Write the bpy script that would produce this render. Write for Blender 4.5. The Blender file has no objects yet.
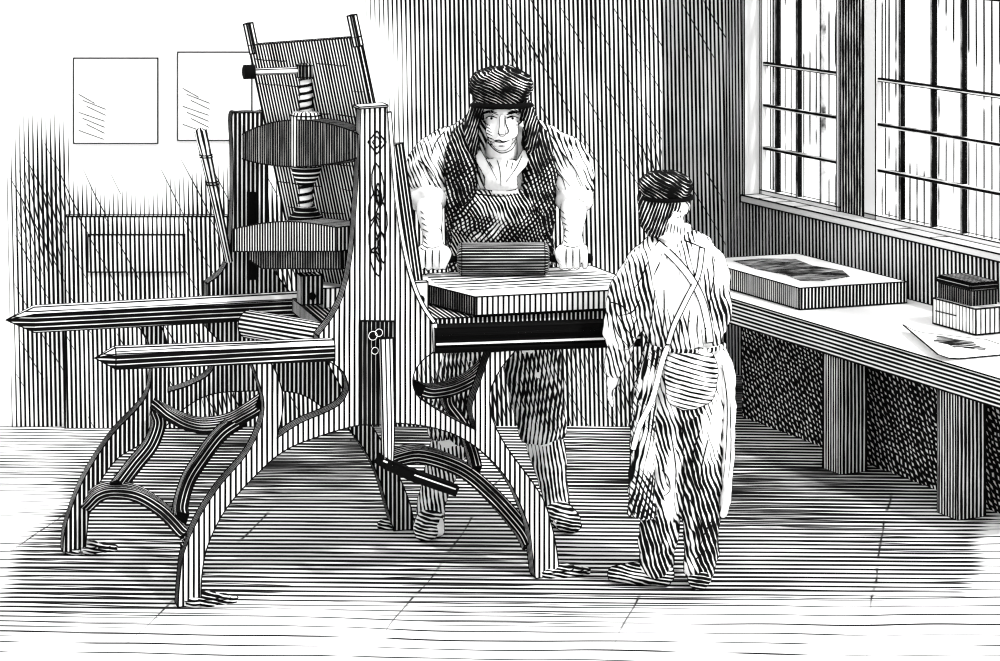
import bpy, bmesh, math, random
from mathutils import Vector, Matrix
random.seed(7)
C = bpy.context.scene.collection
F, HZ, H = 2600.0, -150.0, 2.35          # focal length in pixels, horizon row, eye height (m)
V = Vector
Z = V((0, 0, 1))

def P(px, py, d):
    return V(((px-500)/F*d, d, H-(py-HZ)/F*d))
def FL(px, py, z=0.0):
    return P(px, py, F*(H-z)/(py-HZ))
def nrm(v): return v.normalized()

# ------------------------------------------------------------------ materials
class NT:
    def __init__(s, name):
        s.m = bpy.data.materials.new(name); s.m.use_nodes = True
        s.t = s.m.node_tree; s.t.nodes.clear()
        s.out = s.t.nodes.new('ShaderNodeOutputMaterial')
    def n(s, ty, **kw):
        x = s.t.nodes.new(ty)
        for k, v in kw.items(): setattr(x, k, v)
        return x
    def l(s, a, b): s.t.links.new(a, b)
    def put(s, sock, v):
        if isinstance(v, bpy.types.NodeSocket): s.l(v, sock)
        else: sock.default_value = v
    def math(s, op, a, b=0.0, c=None, clamp=False):
        x = s.n('ShaderNodeMath', operation=op, use_clamp=clamp)
        s.put(x.inputs[0], a); s.put(x.inputs[1], b)
        if c is not None: s.put(x.inputs[2], c)
        return x.outputs[0]
    def dot(s, a, v):
        x = s.n('ShaderNodeVectorMath', operation='DOT_PRODUCT')
        s.put(x.inputs[0], a); x.inputs[1].default_value = v
        return x.outputs['Value']
    def scale(s, a, v):
        x = s.n('ShaderNodeVectorMath', operation='MULTIPLY')
        s.put(x.inputs[0], a); x.inputs[1].default_value = v
        return x.outputs[0]
    def noise(s, co, sc, det=2.0, dim=(1, 1, 1)):
        x = s.n('ShaderNodeTexNoise'); s.l(s.scale(co, dim), x.inputs['Vector'])
        x.inputs['Scale'].default_value = sc; x.inputs['Detail'].default_value = det
        return x.outputs[0]
    def ramp(s, v, a, b, lo=0.0, hi=1.0):
        x = s.n('ShaderNodeMapRange', clamp=True, interpolation_type='SMOOTHSTEP'); s.put(x.inputs[0], v)
        s.put(x.inputs[1], a); s.put(x.inputs[2], b)
        s.put(x.inputs[3], lo); s.put(x.inputs[4], hi)
        return x.outputs[0]

def co_of(t, src):
    if src == 'uv': return t.n('ShaderNodeTexCoord').outputs['UV']
    if src == 'obj': return t.n('ShaderNodeTexCoord').outputs['Object']
    return t.n('ShaderNodeNewGeometry').outputs['Position']

def lines(t, src='uv', U=(1, 0, 0), sp=.017, duty=.45, wob=.0015, ws=3.0, brk=.15, bs=9.0, bdim=(1, 1, 1), soft=.14, mask=None, gate=None):
    """ink mask of hand-cut parallel lines"""
    co = co_of(t, src)
    u = t.dot(co, U)
    w = t.math('MULTIPLY', t.math('SUBTRACT', t.noise(co, ws), .5), wob*2)
    u = t.math('ADD', u, w)
    f = t.math('FRACT', t.math('DIVIDE', u, sp))
    v = t.math('MULTIPLY', t.math('ABSOLUTE', t.math('SUBTRACT', f, .5)), 2.0)
    d = t.math('ADD', t.math('MULTIPLY', t.math('SUBTRACT', t.noise(co, bs, 3.0, bdim), .5), brk*4), duty)
    if mask is not None: d = t.math('MULTIPLY', d, mask(t))
    if gate is not None:
        gs, ga, gb = gate[:3]
        d = t.math('MULTIPLY', d, t.ramp(t.noise(co, gs, 2.0, gate[3] if len(gate) > 3 else (1, 1, 1)), ga, gb))
    lo = t.math('SUBTRACT', d, soft); hi = t.math('ADD', d, soft)
    k = t.ramp(v, lo, hi, 1.0, 0.0)
    return t.math('MULTIPLY', k, t.ramp(d, 0.02, soft*1.1))

PAPER = (.93, .93, .925, 1); INK = (.0025, .0025, .0025, 1)
def ink_mat(name, layers, paper=PAPER, ink=INK, rough=.75, spec=.03):
    t = NT(name)
    tot = None
    for L in layers:
        k = L(t) if callable(L) else lines(t, **L)
        tot = k if tot is None else t.math('MAXIMUM', tot, k)
    b = t.n('ShaderNodeBsdfPrincipled'); b.inputs['Roughness'].default_value = rough
    b.inputs['Specular IOR Level'].default_value = spec
    if tot is None: b.inputs['Base Color'].default_value = paper
    else:
        mx = t.n('ShaderNodeMix', data_type='RGBA'); t.l(tot, mx.inputs[0])
        mx.inputs[6].default_value = paper; mx.inputs[7].default_value = ink
        t.l(mx.outputs[2], b.inputs['Base Color'])
    t.l(b.outputs[0], t.out.inputs[0])
    return t.m

M = {}
M['ink'] = ink_mat('printing_ink_black', [], paper=INK)
M['paper'] = ink_mat('bare_paper_white', [])
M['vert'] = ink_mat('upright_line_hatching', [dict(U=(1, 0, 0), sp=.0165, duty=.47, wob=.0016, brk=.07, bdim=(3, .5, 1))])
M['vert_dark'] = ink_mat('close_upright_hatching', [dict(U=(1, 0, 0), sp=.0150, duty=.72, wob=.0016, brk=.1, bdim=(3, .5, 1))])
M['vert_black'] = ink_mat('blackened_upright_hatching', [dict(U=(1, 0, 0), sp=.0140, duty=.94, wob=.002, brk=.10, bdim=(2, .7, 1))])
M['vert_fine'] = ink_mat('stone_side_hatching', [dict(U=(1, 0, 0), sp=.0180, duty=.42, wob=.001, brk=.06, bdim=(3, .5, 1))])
M['horz'] = ink_mat('lengthwise_hatching', [dict(U=(0, 1, 0), sp=.0150, duty=.62, wob=.0012, brk=.12, bdim=(.6, 3, 1))])
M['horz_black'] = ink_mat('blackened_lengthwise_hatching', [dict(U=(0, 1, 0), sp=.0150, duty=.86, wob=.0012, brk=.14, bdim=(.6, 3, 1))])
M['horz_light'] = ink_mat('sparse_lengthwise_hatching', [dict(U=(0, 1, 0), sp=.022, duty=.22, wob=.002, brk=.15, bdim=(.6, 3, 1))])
M['iron'] = ink_mat('dark_iron_scored', [dict(U=(0, 1, 0), sp=.0125, duty=.88, wob=.0012, brk=.20, bdim=(2, 9, 1), bs=3)])
M['lattice'] = ink_mat('tympan_cloth_hatching', [dict(U=(1, 0, 0), sp=.0135, duty=.68, wob=.0018, brk=.14, bdim=(3, .5, 1)),
                                           dict(U=(.12, 1, 0), sp=.085, duty=.045, wob=.012, ws=7, brk=.03, bs=5, soft=.025, gate=(7, .42, .5))])
M['wood'] = ink_mat('bench_leg_grain', [dict(U=(1, 0, 0), sp=.0165, duty=.68, wob=.003, ws=2.5, brk=.2, bdim=(5, .6, 1))])
M['wood_top'] = ink_mat('bench_edge_grain', [dict(U=(0, 1, 0), sp=.0150, duty=.58, wob=.002, ws=2, brk=.12, bdim=(.5, 5, 1))])
M['cyl'] = ink_mat('roller_leather_lines', [dict(U=(0, 1, 0), sp=.0110, duty=.88, wob=.0004, brk=.16, bdim=(.6, 5, 1))], rough=.4, spec=.15)
M['edge'] = None
M['drawing'] = ink_mat('inked_drawing', [dict(src='pos', U=(.3, 1, 0), sp=.030, duty=.85, wob=.03, ws=9, brk=.35, bs=10)])

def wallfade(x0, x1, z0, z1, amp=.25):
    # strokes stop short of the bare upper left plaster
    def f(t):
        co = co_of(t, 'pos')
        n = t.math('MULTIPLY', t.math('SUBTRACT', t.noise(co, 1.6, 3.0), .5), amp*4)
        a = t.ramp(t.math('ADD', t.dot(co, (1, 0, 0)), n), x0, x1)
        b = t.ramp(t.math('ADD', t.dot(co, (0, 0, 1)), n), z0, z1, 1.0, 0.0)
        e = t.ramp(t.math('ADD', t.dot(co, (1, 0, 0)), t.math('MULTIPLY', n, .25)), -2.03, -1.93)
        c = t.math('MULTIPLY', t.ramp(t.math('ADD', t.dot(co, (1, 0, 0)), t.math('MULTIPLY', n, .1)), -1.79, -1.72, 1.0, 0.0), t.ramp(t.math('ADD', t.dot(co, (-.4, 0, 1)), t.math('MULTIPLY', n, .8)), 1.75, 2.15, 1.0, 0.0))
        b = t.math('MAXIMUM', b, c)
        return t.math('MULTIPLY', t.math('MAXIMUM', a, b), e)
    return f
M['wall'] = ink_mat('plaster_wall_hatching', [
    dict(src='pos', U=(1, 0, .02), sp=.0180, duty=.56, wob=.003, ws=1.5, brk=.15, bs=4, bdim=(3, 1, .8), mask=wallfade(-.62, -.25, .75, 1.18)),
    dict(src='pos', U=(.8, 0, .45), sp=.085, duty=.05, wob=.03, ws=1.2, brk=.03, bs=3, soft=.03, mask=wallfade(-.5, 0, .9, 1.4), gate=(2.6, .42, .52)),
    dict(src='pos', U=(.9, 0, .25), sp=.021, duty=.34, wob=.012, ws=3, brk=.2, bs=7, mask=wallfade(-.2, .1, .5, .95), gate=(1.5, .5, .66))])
M['wall_right'] = ink_mat('window_wall_hatching', [
    dict(src='pos', U=(.438, -.899, .02), sp=.0270, duty=.58, wob=.003, ws=1.5, brk=.12, bs=4, bdim=(2, 2, .8))])
M['underbench_shade'] = ink_mat('underbench_shade_scribble', [  # dense scribble paints in the shade under the bench
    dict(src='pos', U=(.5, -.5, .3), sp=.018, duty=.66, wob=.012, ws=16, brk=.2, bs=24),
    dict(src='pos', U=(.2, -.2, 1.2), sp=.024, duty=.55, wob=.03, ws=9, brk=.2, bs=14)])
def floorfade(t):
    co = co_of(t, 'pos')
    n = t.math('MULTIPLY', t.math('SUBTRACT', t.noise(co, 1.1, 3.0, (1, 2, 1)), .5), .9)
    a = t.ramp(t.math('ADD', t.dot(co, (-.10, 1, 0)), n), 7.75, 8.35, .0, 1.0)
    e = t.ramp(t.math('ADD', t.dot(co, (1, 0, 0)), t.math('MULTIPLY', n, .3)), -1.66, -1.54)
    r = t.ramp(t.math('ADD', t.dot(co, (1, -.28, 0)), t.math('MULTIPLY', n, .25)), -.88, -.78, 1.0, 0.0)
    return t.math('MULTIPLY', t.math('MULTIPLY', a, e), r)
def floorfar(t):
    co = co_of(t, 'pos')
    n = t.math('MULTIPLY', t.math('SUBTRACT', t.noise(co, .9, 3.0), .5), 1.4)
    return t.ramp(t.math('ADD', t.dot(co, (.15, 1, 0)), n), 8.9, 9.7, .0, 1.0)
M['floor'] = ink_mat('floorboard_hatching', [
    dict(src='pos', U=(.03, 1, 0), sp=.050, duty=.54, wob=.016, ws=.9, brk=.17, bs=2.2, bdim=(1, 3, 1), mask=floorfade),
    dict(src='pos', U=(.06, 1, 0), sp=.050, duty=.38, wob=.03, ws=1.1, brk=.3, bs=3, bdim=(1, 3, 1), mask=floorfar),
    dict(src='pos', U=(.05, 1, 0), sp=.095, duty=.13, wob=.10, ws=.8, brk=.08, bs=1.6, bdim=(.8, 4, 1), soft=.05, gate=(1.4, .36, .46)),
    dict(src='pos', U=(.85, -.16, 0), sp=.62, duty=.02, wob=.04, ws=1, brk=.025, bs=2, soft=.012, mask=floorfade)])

def glass_mat():
    t = NT('window_glass_reflection_strokes')
    k = lines(t, src='pos', U=(.438, -.899, 0), sp=.050, duty=.10, wob=.003, brk=.05, bs=4, bdim=(1, 1, .6), soft=.045, gate=(3.2, .5, .56))  # ink strokes stand for reflections, painted onto the panes
    tr = t.n('ShaderNodeBsdfTransparent'); gl = t.n('ShaderNodeBsdfGlossy'); gl.inputs['Roughness'].default_value = .08
    m1 = t.n('ShaderNodeMixShader'); m1.inputs[0].default_value = .04; t.l(tr.outputs[0], m1.inputs[1]); t.l(gl.outputs[0], m1.inputs[2])
    df = t.n('ShaderNodeBsdfDiffuse'); df.inputs[0].default_value = INK
    m2 = t.n('ShaderNodeMixShader'); t.l(k, m2.inputs[0]); t.l(m1.outputs[0], m2.inputs[1]); t.l(df.outputs[0], m2.inputs[2])
    t.l(m2.outputs[0], t.out.inputs[0])
    return t.m
M['glass'] = glass_mat()

def cloth(name, U, sp, duty, blotch, gs=5.0, U2=None, duty2=.3, paper=PAPER, wob=.012, gd=(1, 1, 1)):
    L = [dict(src='pos', U=U, sp=sp, duty=duty, wob=wob, ws=9, brk=.34, bs=20, bdim=(1, 1, 1), gate=(gs, blotch-.07, blotch+.09, gd))]
    if U2: L.append(dict(src='pos', U=U2, sp=sp*1.1, duty=duty2, wob=wob, ws=9, brk=.3, bs=14, gate=(gs*.8, blotch+.08, blotch+.24)))
    return ink_mat(name, L, paper=paper)
M['shirt'] = cloth('linen_shirt_strokes', (.95, 0, .45), .0145, .50, .47, 8, wob=.014, gd=(1.2, 1.2, .5))
M['waistcoat'] = cloth('waistcoat_strokes', (1, 0, .35), .0140, .82, .26, 5, (.7, 0, -.8), .4, wob=.018)
M['apron'] = cloth('printer_apron_scribble', (1, 0, .5), .0135, .72, .38, 7, (.8, 0, -.7), .5, wob=.022)
M['trousers'] = cloth('trouser_strokes', (1, 0, -.12), .0150, .60, .32, 5, (1, 0, .3), .35)
M['stocking'] = cloth('stocking_strokes', (1, 0, .12), .0135, .55, .36, 5)
M['boy_shirt'] = cloth('boy_shirt_strokes', (1, 0, .22), .0150, .55, .47, 8, wob=.014, gd=(1.3, 1.3, .45))
M['boy_apron'] = cloth('boy_apron_strokes', (1, 0, -.2), .0140, .60, .36, 5, (.8, 0, .6), .4)
M['boy_trousers'] = cloth('boy_trouser_strokes', (.95, 0, .3), .0140, .74, .43, 8, wob=.016, gd=(1.3, 1.3, .3))  # upright pale streaks are highlights put into the cloth colour
M['pouch'] = cloth('pouch_strokes', (.25, 0, 1), .0150, .36, .22, 3, wob=.004)
M['hair'] = cloth('dark_hair_strokes', (1, 0, -.3), .0100, .86, .1, 5)
M['cap'] = cloth('felt_cap_strokes', (.5, 0, 1), .0110, .92, .14, 6, wob=.022)
M['shoe'] = cloth('shoe_leather_strokes', (.2, .2, 1), .0120, .70, .30, 6)
M['skin'] = cloth('skin_strokes', (.6, 0, 1), .0120, .26, .62, 9, wob=.004)

# ------------------------------------------------------------------ mesh helpers
def edge_ink(bm, r, slot, ang=33, skip=None, jit=0.0):
    """raised ink line along every sharp edge"""
    bm.normal_update()
    es = []
    for e in bm.edges:
        if len(e.link_faces) == 2 and e.calc_face_angle(0) > math.radians(ang):
            if skip and skip(e): continue
            es.append((e.verts[0].co.copy(), e.verts[1].co.copy()))
    for a, b in es: seg(bm, a, b, r, slot)
def seg(bm, a, b, r, slot, ext=.3):
    d = b-a
    if d.length < 1e-5: return
    t = d.normalized(); a = a-t*r*ext; b = b+t*r*ext
    x = t.orthogonal().normalized(); y = t.cross(x)
    ra = [bm.verts.new(a+(x*math.cos(k*math.pi/2)+y*math.sin(k*math.pi/2))*r) for k in range(4)]
    rb = [bm.verts.new(b+(x*math.cos(k*math.pi/2)+y*math.sin(k*math.pi/2))*r) for k in range(4)]
    fs = [bm.faces.new(ra[::-1]), bm.faces.new(rb)]
    for k in range(4): fs.append(bm.faces.new((ra[k], ra[(k+1) % 4], rb[(k+1) % 4], rb[k])))
    for f in fs: f.material_index = slot; f.smooth = True

def auto_uv(bm, ax=V((1, 0, 0))):
    uv = bm.loops.layers.uv.verify()
    bm.normal_update()
    for f in bm.faces:
        n = f.normal
        if abs(n.z) > .75:
            u = (ax-n*ax.dot(n)).normalized(); v = n.cross(u)
        else:
            u = Z.cross(n).normalized(); v = n.cross(u)
        for lp in f.loops: lp[uv].uv = (lp.vert.co.dot(u), lp.vert.co.dot(v))

def link(name, bm, mats, parent=None, smooth=False):
    me = bpy.data.meshes.new(name); 
    bmesh.ops.recalc_face_normals(bm, faces=bm.faces[:]) if smooth is None else None
    bm.to_mesh(me); bm.free()
    for m in mats: me.materials.append(M[m] if isinstance(m, str) else m)
    o = bpy.data.objects.new(name, me); C.objects.link(o)
    if parent:
        o.parent = parent; o.matrix_parent_inverse = Matrix.Translation(parent.location).inverted() if parent.parent is None else parent.matrix_world.inverted()
    return o
def root_of(o):
    while o.parent: o = o.parent
    return o
def setp(o, parent):
    """parts are modelled in world space; their thing's Empty sits at its base"""
    o.parent = parent
    r = root_of(parent)
    o.matrix_parent_inverse = Matrix.Translation(-V(r.location)) if parent == r else Matrix.Identity(4)
    return o
def part(name, bm, mats, parent): 
    o = link(name, bm, mats); return setp(o, parent)
def thing(name, loc, label, cat, group=None):
    o = bpy.data.objects.new(name, None); C.objects.link(o); o.location = loc; o.empty_display_size = .1
    tag(o, label, cat, group); return o
def tag(o, label=None, cat=None, group=None, kind=None):
    if label: o['label'] = label
    if cat: o['category'] = cat
    if group: o['group'] = group
    if kind: o['kind'] = kind
    return o

def hull8(bm, a, b, c, d, off, slot=0, topslot=None, sideslot=None):
    """slab: quad a b c d pushed along off"""
    lo = [bm.verts.new(p) for p in (a, b, c, d)]; hi = [bm.verts.new(p+off) for p in (a, b, c, d)]
    fs = [bm.faces.new(lo[::-1]), bm.faces.new(hi)]
    for k in range(4): fs.append(bm.faces.new((lo[k], lo[(k+1) % 4], hi[(k+1) % 4], hi[k])))
    bmesh.ops.recalc_face_normals(bm, faces=fs)
    for i, f in enumerate(fs):
        f.material_index = slot
        if i == 1 and topslot is not None: f.material_index = topslot
        if i > 1 and sideslot is not None: f.material_index = sideslot
    return fs
def box(bm, o, ax, ay, az, slot=0, topslot=None):
    fs = hull8(bm, o, o+ax, o+ax+ay, o+ay, az, slot, topslot)
    return fs

def smooth_path(pts, n=4, closed=False):
    """catmull-rom; a point with a trailing 0 is a corner"""
    out = []; N = len(pts)
    rng = range(N if closed else N-1)
    def get(i): return V(pts[i % N][:2]) if closed else V(pts[max(0, min(N-1, i))][:2])
    def cor(i): 
        i = i % N if closed else max(0, min(N-1, i)); return len(pts[i]) > 2
    for i in rng:
        p1, p2 = get(i), get(i+1)
        p0 = p1 if cor(i) else get(i-1); p3 = p2 if cor(i+1) else get(i+2)
        m1 = (p2-p0)*.5 if not cor(i) else (p2-p1); m2 = (p3-p1)*.5 if not cor(i+1) else (p2-p1)
        if cor(i) and cor(i+1): out.append(p1); continue
        for k in range(n):
            s = k/n
            h00 = 2*s**3-3*s**2+1; h10 = s**3-2*s**2+s; h01 = -2*s**3+3*s**2; h11 = s**3-s**2
            out.append(p1*h00+m1*h10+p2*h01+m2*h11)
    if not closed: out.append(get(N-1))
    return out
def spline3(pts, n=5):
    out = []; N = len(pts)
    g = lambda i: V(pts[max(0, min(N-1, i))])
    for i in range(N-1):
        p0, p1, p2, p3 = g(i-1), g(i), g(i+1), g(i+2); m1 = (p2-p0)*.5; m2 = (p3-p1)*.5
        for k in range(n):
            s = k/n
            out.append(p1*(2*s**3-3*s**2+1)+m1*(s**3-2*s**2+s)+p2*(-2*s**3+3*s**2)+m2*(s**3-s**2))
    out.append(g(N-1)); return out

def sweep(bm, pts, w, h, side=None, slot=0, round_=False, segs=8, taper=None):
    """bar along pts; w across 'side', h across the other; UV u along, v around"""
    uv = bm.loops.layers.uv.verify()
    n = len(pts); rings = []; L = 0; us = []
    for i, p in enumerate(pts):
        if i: L += (pts[i]-pts[i-1]).length
        us.append(L)
        t = (pts[min(n-1, i+1)]-pts[max(0, i-1)]).normalized()
        s = side if side is not None else V((0, 1, 0))
        s = (s-t*s.dot(t))
        s = s.normalized() if s.length > 1e-3 else t.orthogonal().normalized()
        q = t.cross(s).normalized()
        k = taper(i/(n-1)) if taper else 1.0
        W = w(i/(n-1)) if callable(w) else w; Hh = h(i/(n-1)) if callable(h) else h
        if round_: c = [(math.cos(a*2*math.pi/segs)*W/2, math.sin(a*2*math.pi/segs)*Hh/2) for a in range(segs)]
        else: c = [(-W/2, -Hh/2), (W/2, -Hh/2), (W/2, Hh/2), (-W/2, Hh/2)]
        rings.append([bm.verts.new(p+(s*x+q*y)*k) for x, y in c])
    m = len(rings[0]); fs = []
    acc = 0; per = [0]
    mid = rings[n//2]
    for k in range(m): acc += (mid[(k+1) % m].co-mid[k].co).length; per.append(acc)
    for i in range(n-1):
        for k in range(m):
            f = bm.faces.new((rings[i][k], rings[i][(k+1) % m], rings[i+1][(k+1) % m], rings[i+1][k])); fs.append(f)
            f.material_index = slot; f.smooth = round_
            vals = [(us[i], per[k]), (us[i], per[k+1]), (us[i+1], per[k+1]), (us[i+1], per[k])]
            for lp, q in zip(f.loops, vals): lp[uv].uv = q
    for r in (rings[0][::-1], rings[-1]):
        f = bm.faces.new(r); f.material_index = slot; fs.append(f)
        for lp in f.loops: lp[uv].uv = (.006, .006)
    bmesh.ops.recalc_face_normals(bm, faces=fs)
    return fs

def lathe(bm, c, axis, prof, segs=24, slot=0, slots=None):
    """prof: list of (distance along axis, radius)"""
    uv = bm.loops.layers.uv.verify()
    axis = axis.normalized(); x = axis.orthogonal().normalized() if abs(axis.z) < .9 else V((1, 0, 0)); y = axis.cross(x)
    rings = [[bm.verts.new(c+axis*s+(x*math.cos(a*2*math.pi/segs)+y*math.sin(a*2*math.pi/segs))*max(r, 1e-4)) for a in range(segs)] for s, r in prof]
    fs = []
    rm = max(r for s, r in prof)
    for i in range(len(prof)-1):
        for k in range(segs):
            f = bm.faces.new((rings[i][k], rings[i][(k+1) % segs], rings[i+1][(k+1) % segs], rings[i+1][k])); fs.append(f)
            f.material_index = slots[i] if slots else slot
            q = [(prof[i][0], k), (prof[i][0], k+1), (prof[i+1][0], k+1), (prof[i+1][0], k)]
            for lp, (a, b) in zip(f.loops, q): lp[uv].uv = (a, b/segs*2*math.pi*rm)
            f.smooth = abs(prof[i+1][0]-prof[i][0]) > 1e-6 and abs(prof[i+1][0]-prof[i][0]) >= abs(prof[i+1][1]-prof[i][1])*.5
    for r in (rings[0][::-1], rings[-1]):
        f = bm.faces.new(r); f.material_index = slots[0] if slots else slot; fs.append(f)
        for lp in f.loops: lp[uv].uv = (.007, .0065)
    bmesh.ops.recalc_face_normals(bm, faces=fs)
    return fs
def ring_ink(bm, c, axis, s, r, tr, slot, segs=24):
    axis = axis.normalized(); x = axis.orthogonal().normalized() if abs(axis.z) < .9 else V((1, 0, 0)); y = axis.cross(x)
    pts = [c+axis*s+(x*math.cos(a*2*math.pi/segs)+y*math.sin(a*2*math.pi/segs))*r for a in range(segs)]
    for k in range(segs): seg(bm, pts[k], pts[(k+1) % segs], tr, slot)

R1 = .0026

# ------------------------------------------------------------------ room
YB = 10.6
YR = 26*math.pi/180
WT = V((math.sin(YR), -math.cos(YR), 0)); WN = V((math.cos(YR), math.sin(YR), 0))   # along the window wall towards us, and out through it
BL = V((1.253, 9.81, 0))            # foot of the bench's far front leg
W0 = BL+WN*.64; s0 = (W0-V((1.07, 11.6, 0))).dot(WT); W0 = W0-WT*s0      # wall base point
def on_wall(s, z, o=0): return W0+WT*s+WN*o+Z*z
SILL = .81; WTOP = 2.45; WALLH = 2.75

bm = bmesh.new()
fp = [V((-3.2, 4.5, 0)), on_wall(8.0, 0, .1), on_wall(-.2, 0, .1), V((.6, 11.9, 0)), V((.6, 10.72, 0)), V((-3.2, 10.72, 0))]
fp[1].y = 4.5
f = bm.faces.new([bm.verts.new(p) for p in fp]); r = bmesh.ops.extrude_face_region(bm, geom=[f]); bmesh.ops.translate(bm, vec=Z*-.08, verts=[v for v in r['geom'] if isinstance(v, bmesh.types.BMVert)])
bmesh.ops.recalc_face_normals(bm, faces=bm.faces[:])
tag(link('floor', bm, ['floor']), kind='structure')
bm = bmesh.new(); box(bm, V((-3.2, YB, 0)), V((3.86, 0, 0)), V((0, .12, 0)), Z*WALLH); auto_uv(bm)
wb = tag(link('wall_back', bm, ['wall']), kind='structure')
bm = bmesh.new(); box(bm, V((.54, 11.75, 0)), V((.7, 0, 0)), V((0, .12, 0)), Z*WALLH)
box(bm, V((.54, YB+.12, 0)), V((.12, 0, 0)), V((0, 1.04, 0)), Z*WALLH); auto_uv(bm)
tag(link('wall_recess', bm, ['wall']), kind='structure')
# window wall, with its openings left free
def px_s(px):      # distance along the wall for an image column, on the plane o metres out
    return lambda o=0: (lambda k, A: (k*A.y-A.x)/(WT.x-k*WT.y))((px-500)/F, W0+WN*o)
sA = px_s(743)(0); sP0 = px_s(843)(.1); sP1 = px_s(868)(.1); sEnd = 3.1
SD = .10
bm = bmesh.new()
def wbox(s0, s1, z0, z1, o0, o1, slot=0, top=None):
    return box(bm, on_wall(s0, z0, o0), WT*(s1-s0), WN*(o1-o0), Z*(z1-z0), slot, top)
wbox(-.25, sEnd, 0, SILL-.03, 0, SD+.06)
wbox(-.25, sA, SILL-.03, WALLH, 0, SD+.06)
wbox(sA, sEnd, WTOP, WALLH, 0, SD+.06)
wr = tag(link('wall_right', bm, ['wall_right', 'paper']), kind='structure')
bm = bmesh.new()
wbox(sA, sEnd, SILL-.03, SILL, -.012, SD+.05, 0); edge_ink(bm, .004, 1)
for s in (.13, .27, .42, 1.17, 1.42):
    seg(bm, on_wall(s, SILL, 0), on_wall(s+.02, SILL, SD), .003, 1)
tag(link('trim_1', bm, ['paper', 'ink']), kind='structure')
bm = bmesh.new(); wbox(sA, sA+.012, SILL, WTOP, 0, SD+.05, 0); edge_ink(bm, .0035, 1)
tag(link('trim_2', bm, ['paper', 'ink']), kind='structure')
bm = bmesh.new(); wbox(sP0, sP1, SILL, WTOP, SD-.012, SD+.05, 0); auto_uv(bm); edge_ink(bm, .004, 1)
tag(link('trim_3', bm, [ink_mat('window_post_dark', [dict(U=(1, 0, 0), sp=.021, duty=.80, wob=.003, brk=.25, bdim=(3, 1, 1))]), 'ink']), kind='structure')

def window(name, s0, s1, verts, stile):
    global bm
    w = bpy.data.objects.new(name, None); C.objects.link(w); w.location = on_wall((s0+s1)/2, SILL, SD); tag(w, kind='structure')
    bm = bmesh.new()
    for a, b, c, d in ((s0, s0+stile, SILL, WTOP), (s1-.02, s1, SILL, WTOP), (s0, s1, SILL, SILL+.02), (s0, s1, WTOP-.03, WTOP)):
        wbox(a, b, c, d, SD-.02, SD+.03)
    edge_ink(bm, .0032, 1)
    part('window_frame', bm, ['paper', 'ink'], w)
    for i, px in enumerate(verts):
        s = px_s(px)(SD)
        bm = bmesh.new(); wbox(s-.0075, s+.0075, SILL+.02, WTOP-.03, SD-.008, SD+.016)
        part('glazing_bar', bm, [M['bar']], w)
    for k in range(1, 8):
        z = SILL+.02+k*.188
        if z > WTOP-.1: break
        if k in (4,): continue
        bm = bmesh.new(); wbox(s0+stile, s1-.02, z-.008, z+.008, SD-.01, SD+.012, 0)
        part('glazing_bar', bm, [M['bar2']], w)
    bm = bmesh.new(); wbox(s0+stile, s1-.02, SILL+.02, WTOP-.03, SD, SD+.004)
    part('pane', bm, ['glass'], w)
M['bar'] = ink_mat('glazing_bar_dark', [dict(src='pos', U=tuple(WT), sp=.0092, duty=.84, wob=.001, brk=.25, bs=14)])
M['bar2'] = ink_mat('glazing_bar_thin', [dict(src='pos', U=(0, 0, 1), sp=.016, duty=.72, wob=.001, brk=.2, bs=9)])
window('window_1', sA+.012, sP0, (777, 798, 822), .012)
window('window_2', sP1, sEnd, (901, 933, 963), .085)

# ------------------------------------------------------------------ things on the back wall
def wp(px, py): return P(px, py, YB)
def sheet(px0, py0, px1, py1, name, label, sl=0):
    a, b = wp(px0, py1), wp(px1, py0)
    bm = bmesh.new(); box(bm, V((a.x, YB-.008, a.z)), V((b.x-a.x, 0, 0)), V((0, .0075, 0)), V((0, 0, b.z-a.z)))
    edge_ink(bm, .0032, 1); 
    t = thing(name, V(((a.x+b.x)/2, YB-.001, a.z)), label, 'poster', 'paper sheets pinned on the back wall')
    part('sheet', bm, ['paper', 'ink'], t)
    # a few creases drawn across the lower corner
    bm = bmesh.new(); 
    for k in range(7):
        x = px0+5+(k%3)*4; y = py0+36+k*6
        seg(bm, wp(x, y)-V((0, .009, 0)), wp(min(px1-3, x+16+(k*7)%11), y+9)-V((0, .009, 0)), .0016, 0)
    part('crease', bm, ['ink'], t)
sheet(74, 58, 158, 143, 'wall_sheet', 'blank white sheet of paper pinned on the back wall at the far left')
sheet(178, 52, 252, 140, 'wall_sheet', 'white wall sheet partly hidden by the tall tympan of the press')
t = thing('wall_cupboard', V((wp(130, 0).x, YB-.02, 0)), 'low pale cupboard with one raised panel standing against the back wall', 'cupboard')
bm = bmesh.new(); a = wp(67, 215); b = wp(240, 210)
box(bm, V((a.x, YB-.04, 0)), V((b.x-a.x, 0, 0)), V((0, .038, 0)), Z*a.z); edge_ink(bm, .0045, 1)
part('carcass', bm, ['wall', 'ink'], t)
bm = bmesh.new(); a = wp(90, 270); b = wp(186, 233)
box(bm, V((a.x, YB-.050, a.z)), V((b.x-a.x, 0, 0)), V((0, .010, 0)), V((0, 0, b.z-a.z))); edge_ink(bm, .0035, 1)
part('door_panel', bm, ['wall', 'ink'], t)

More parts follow.
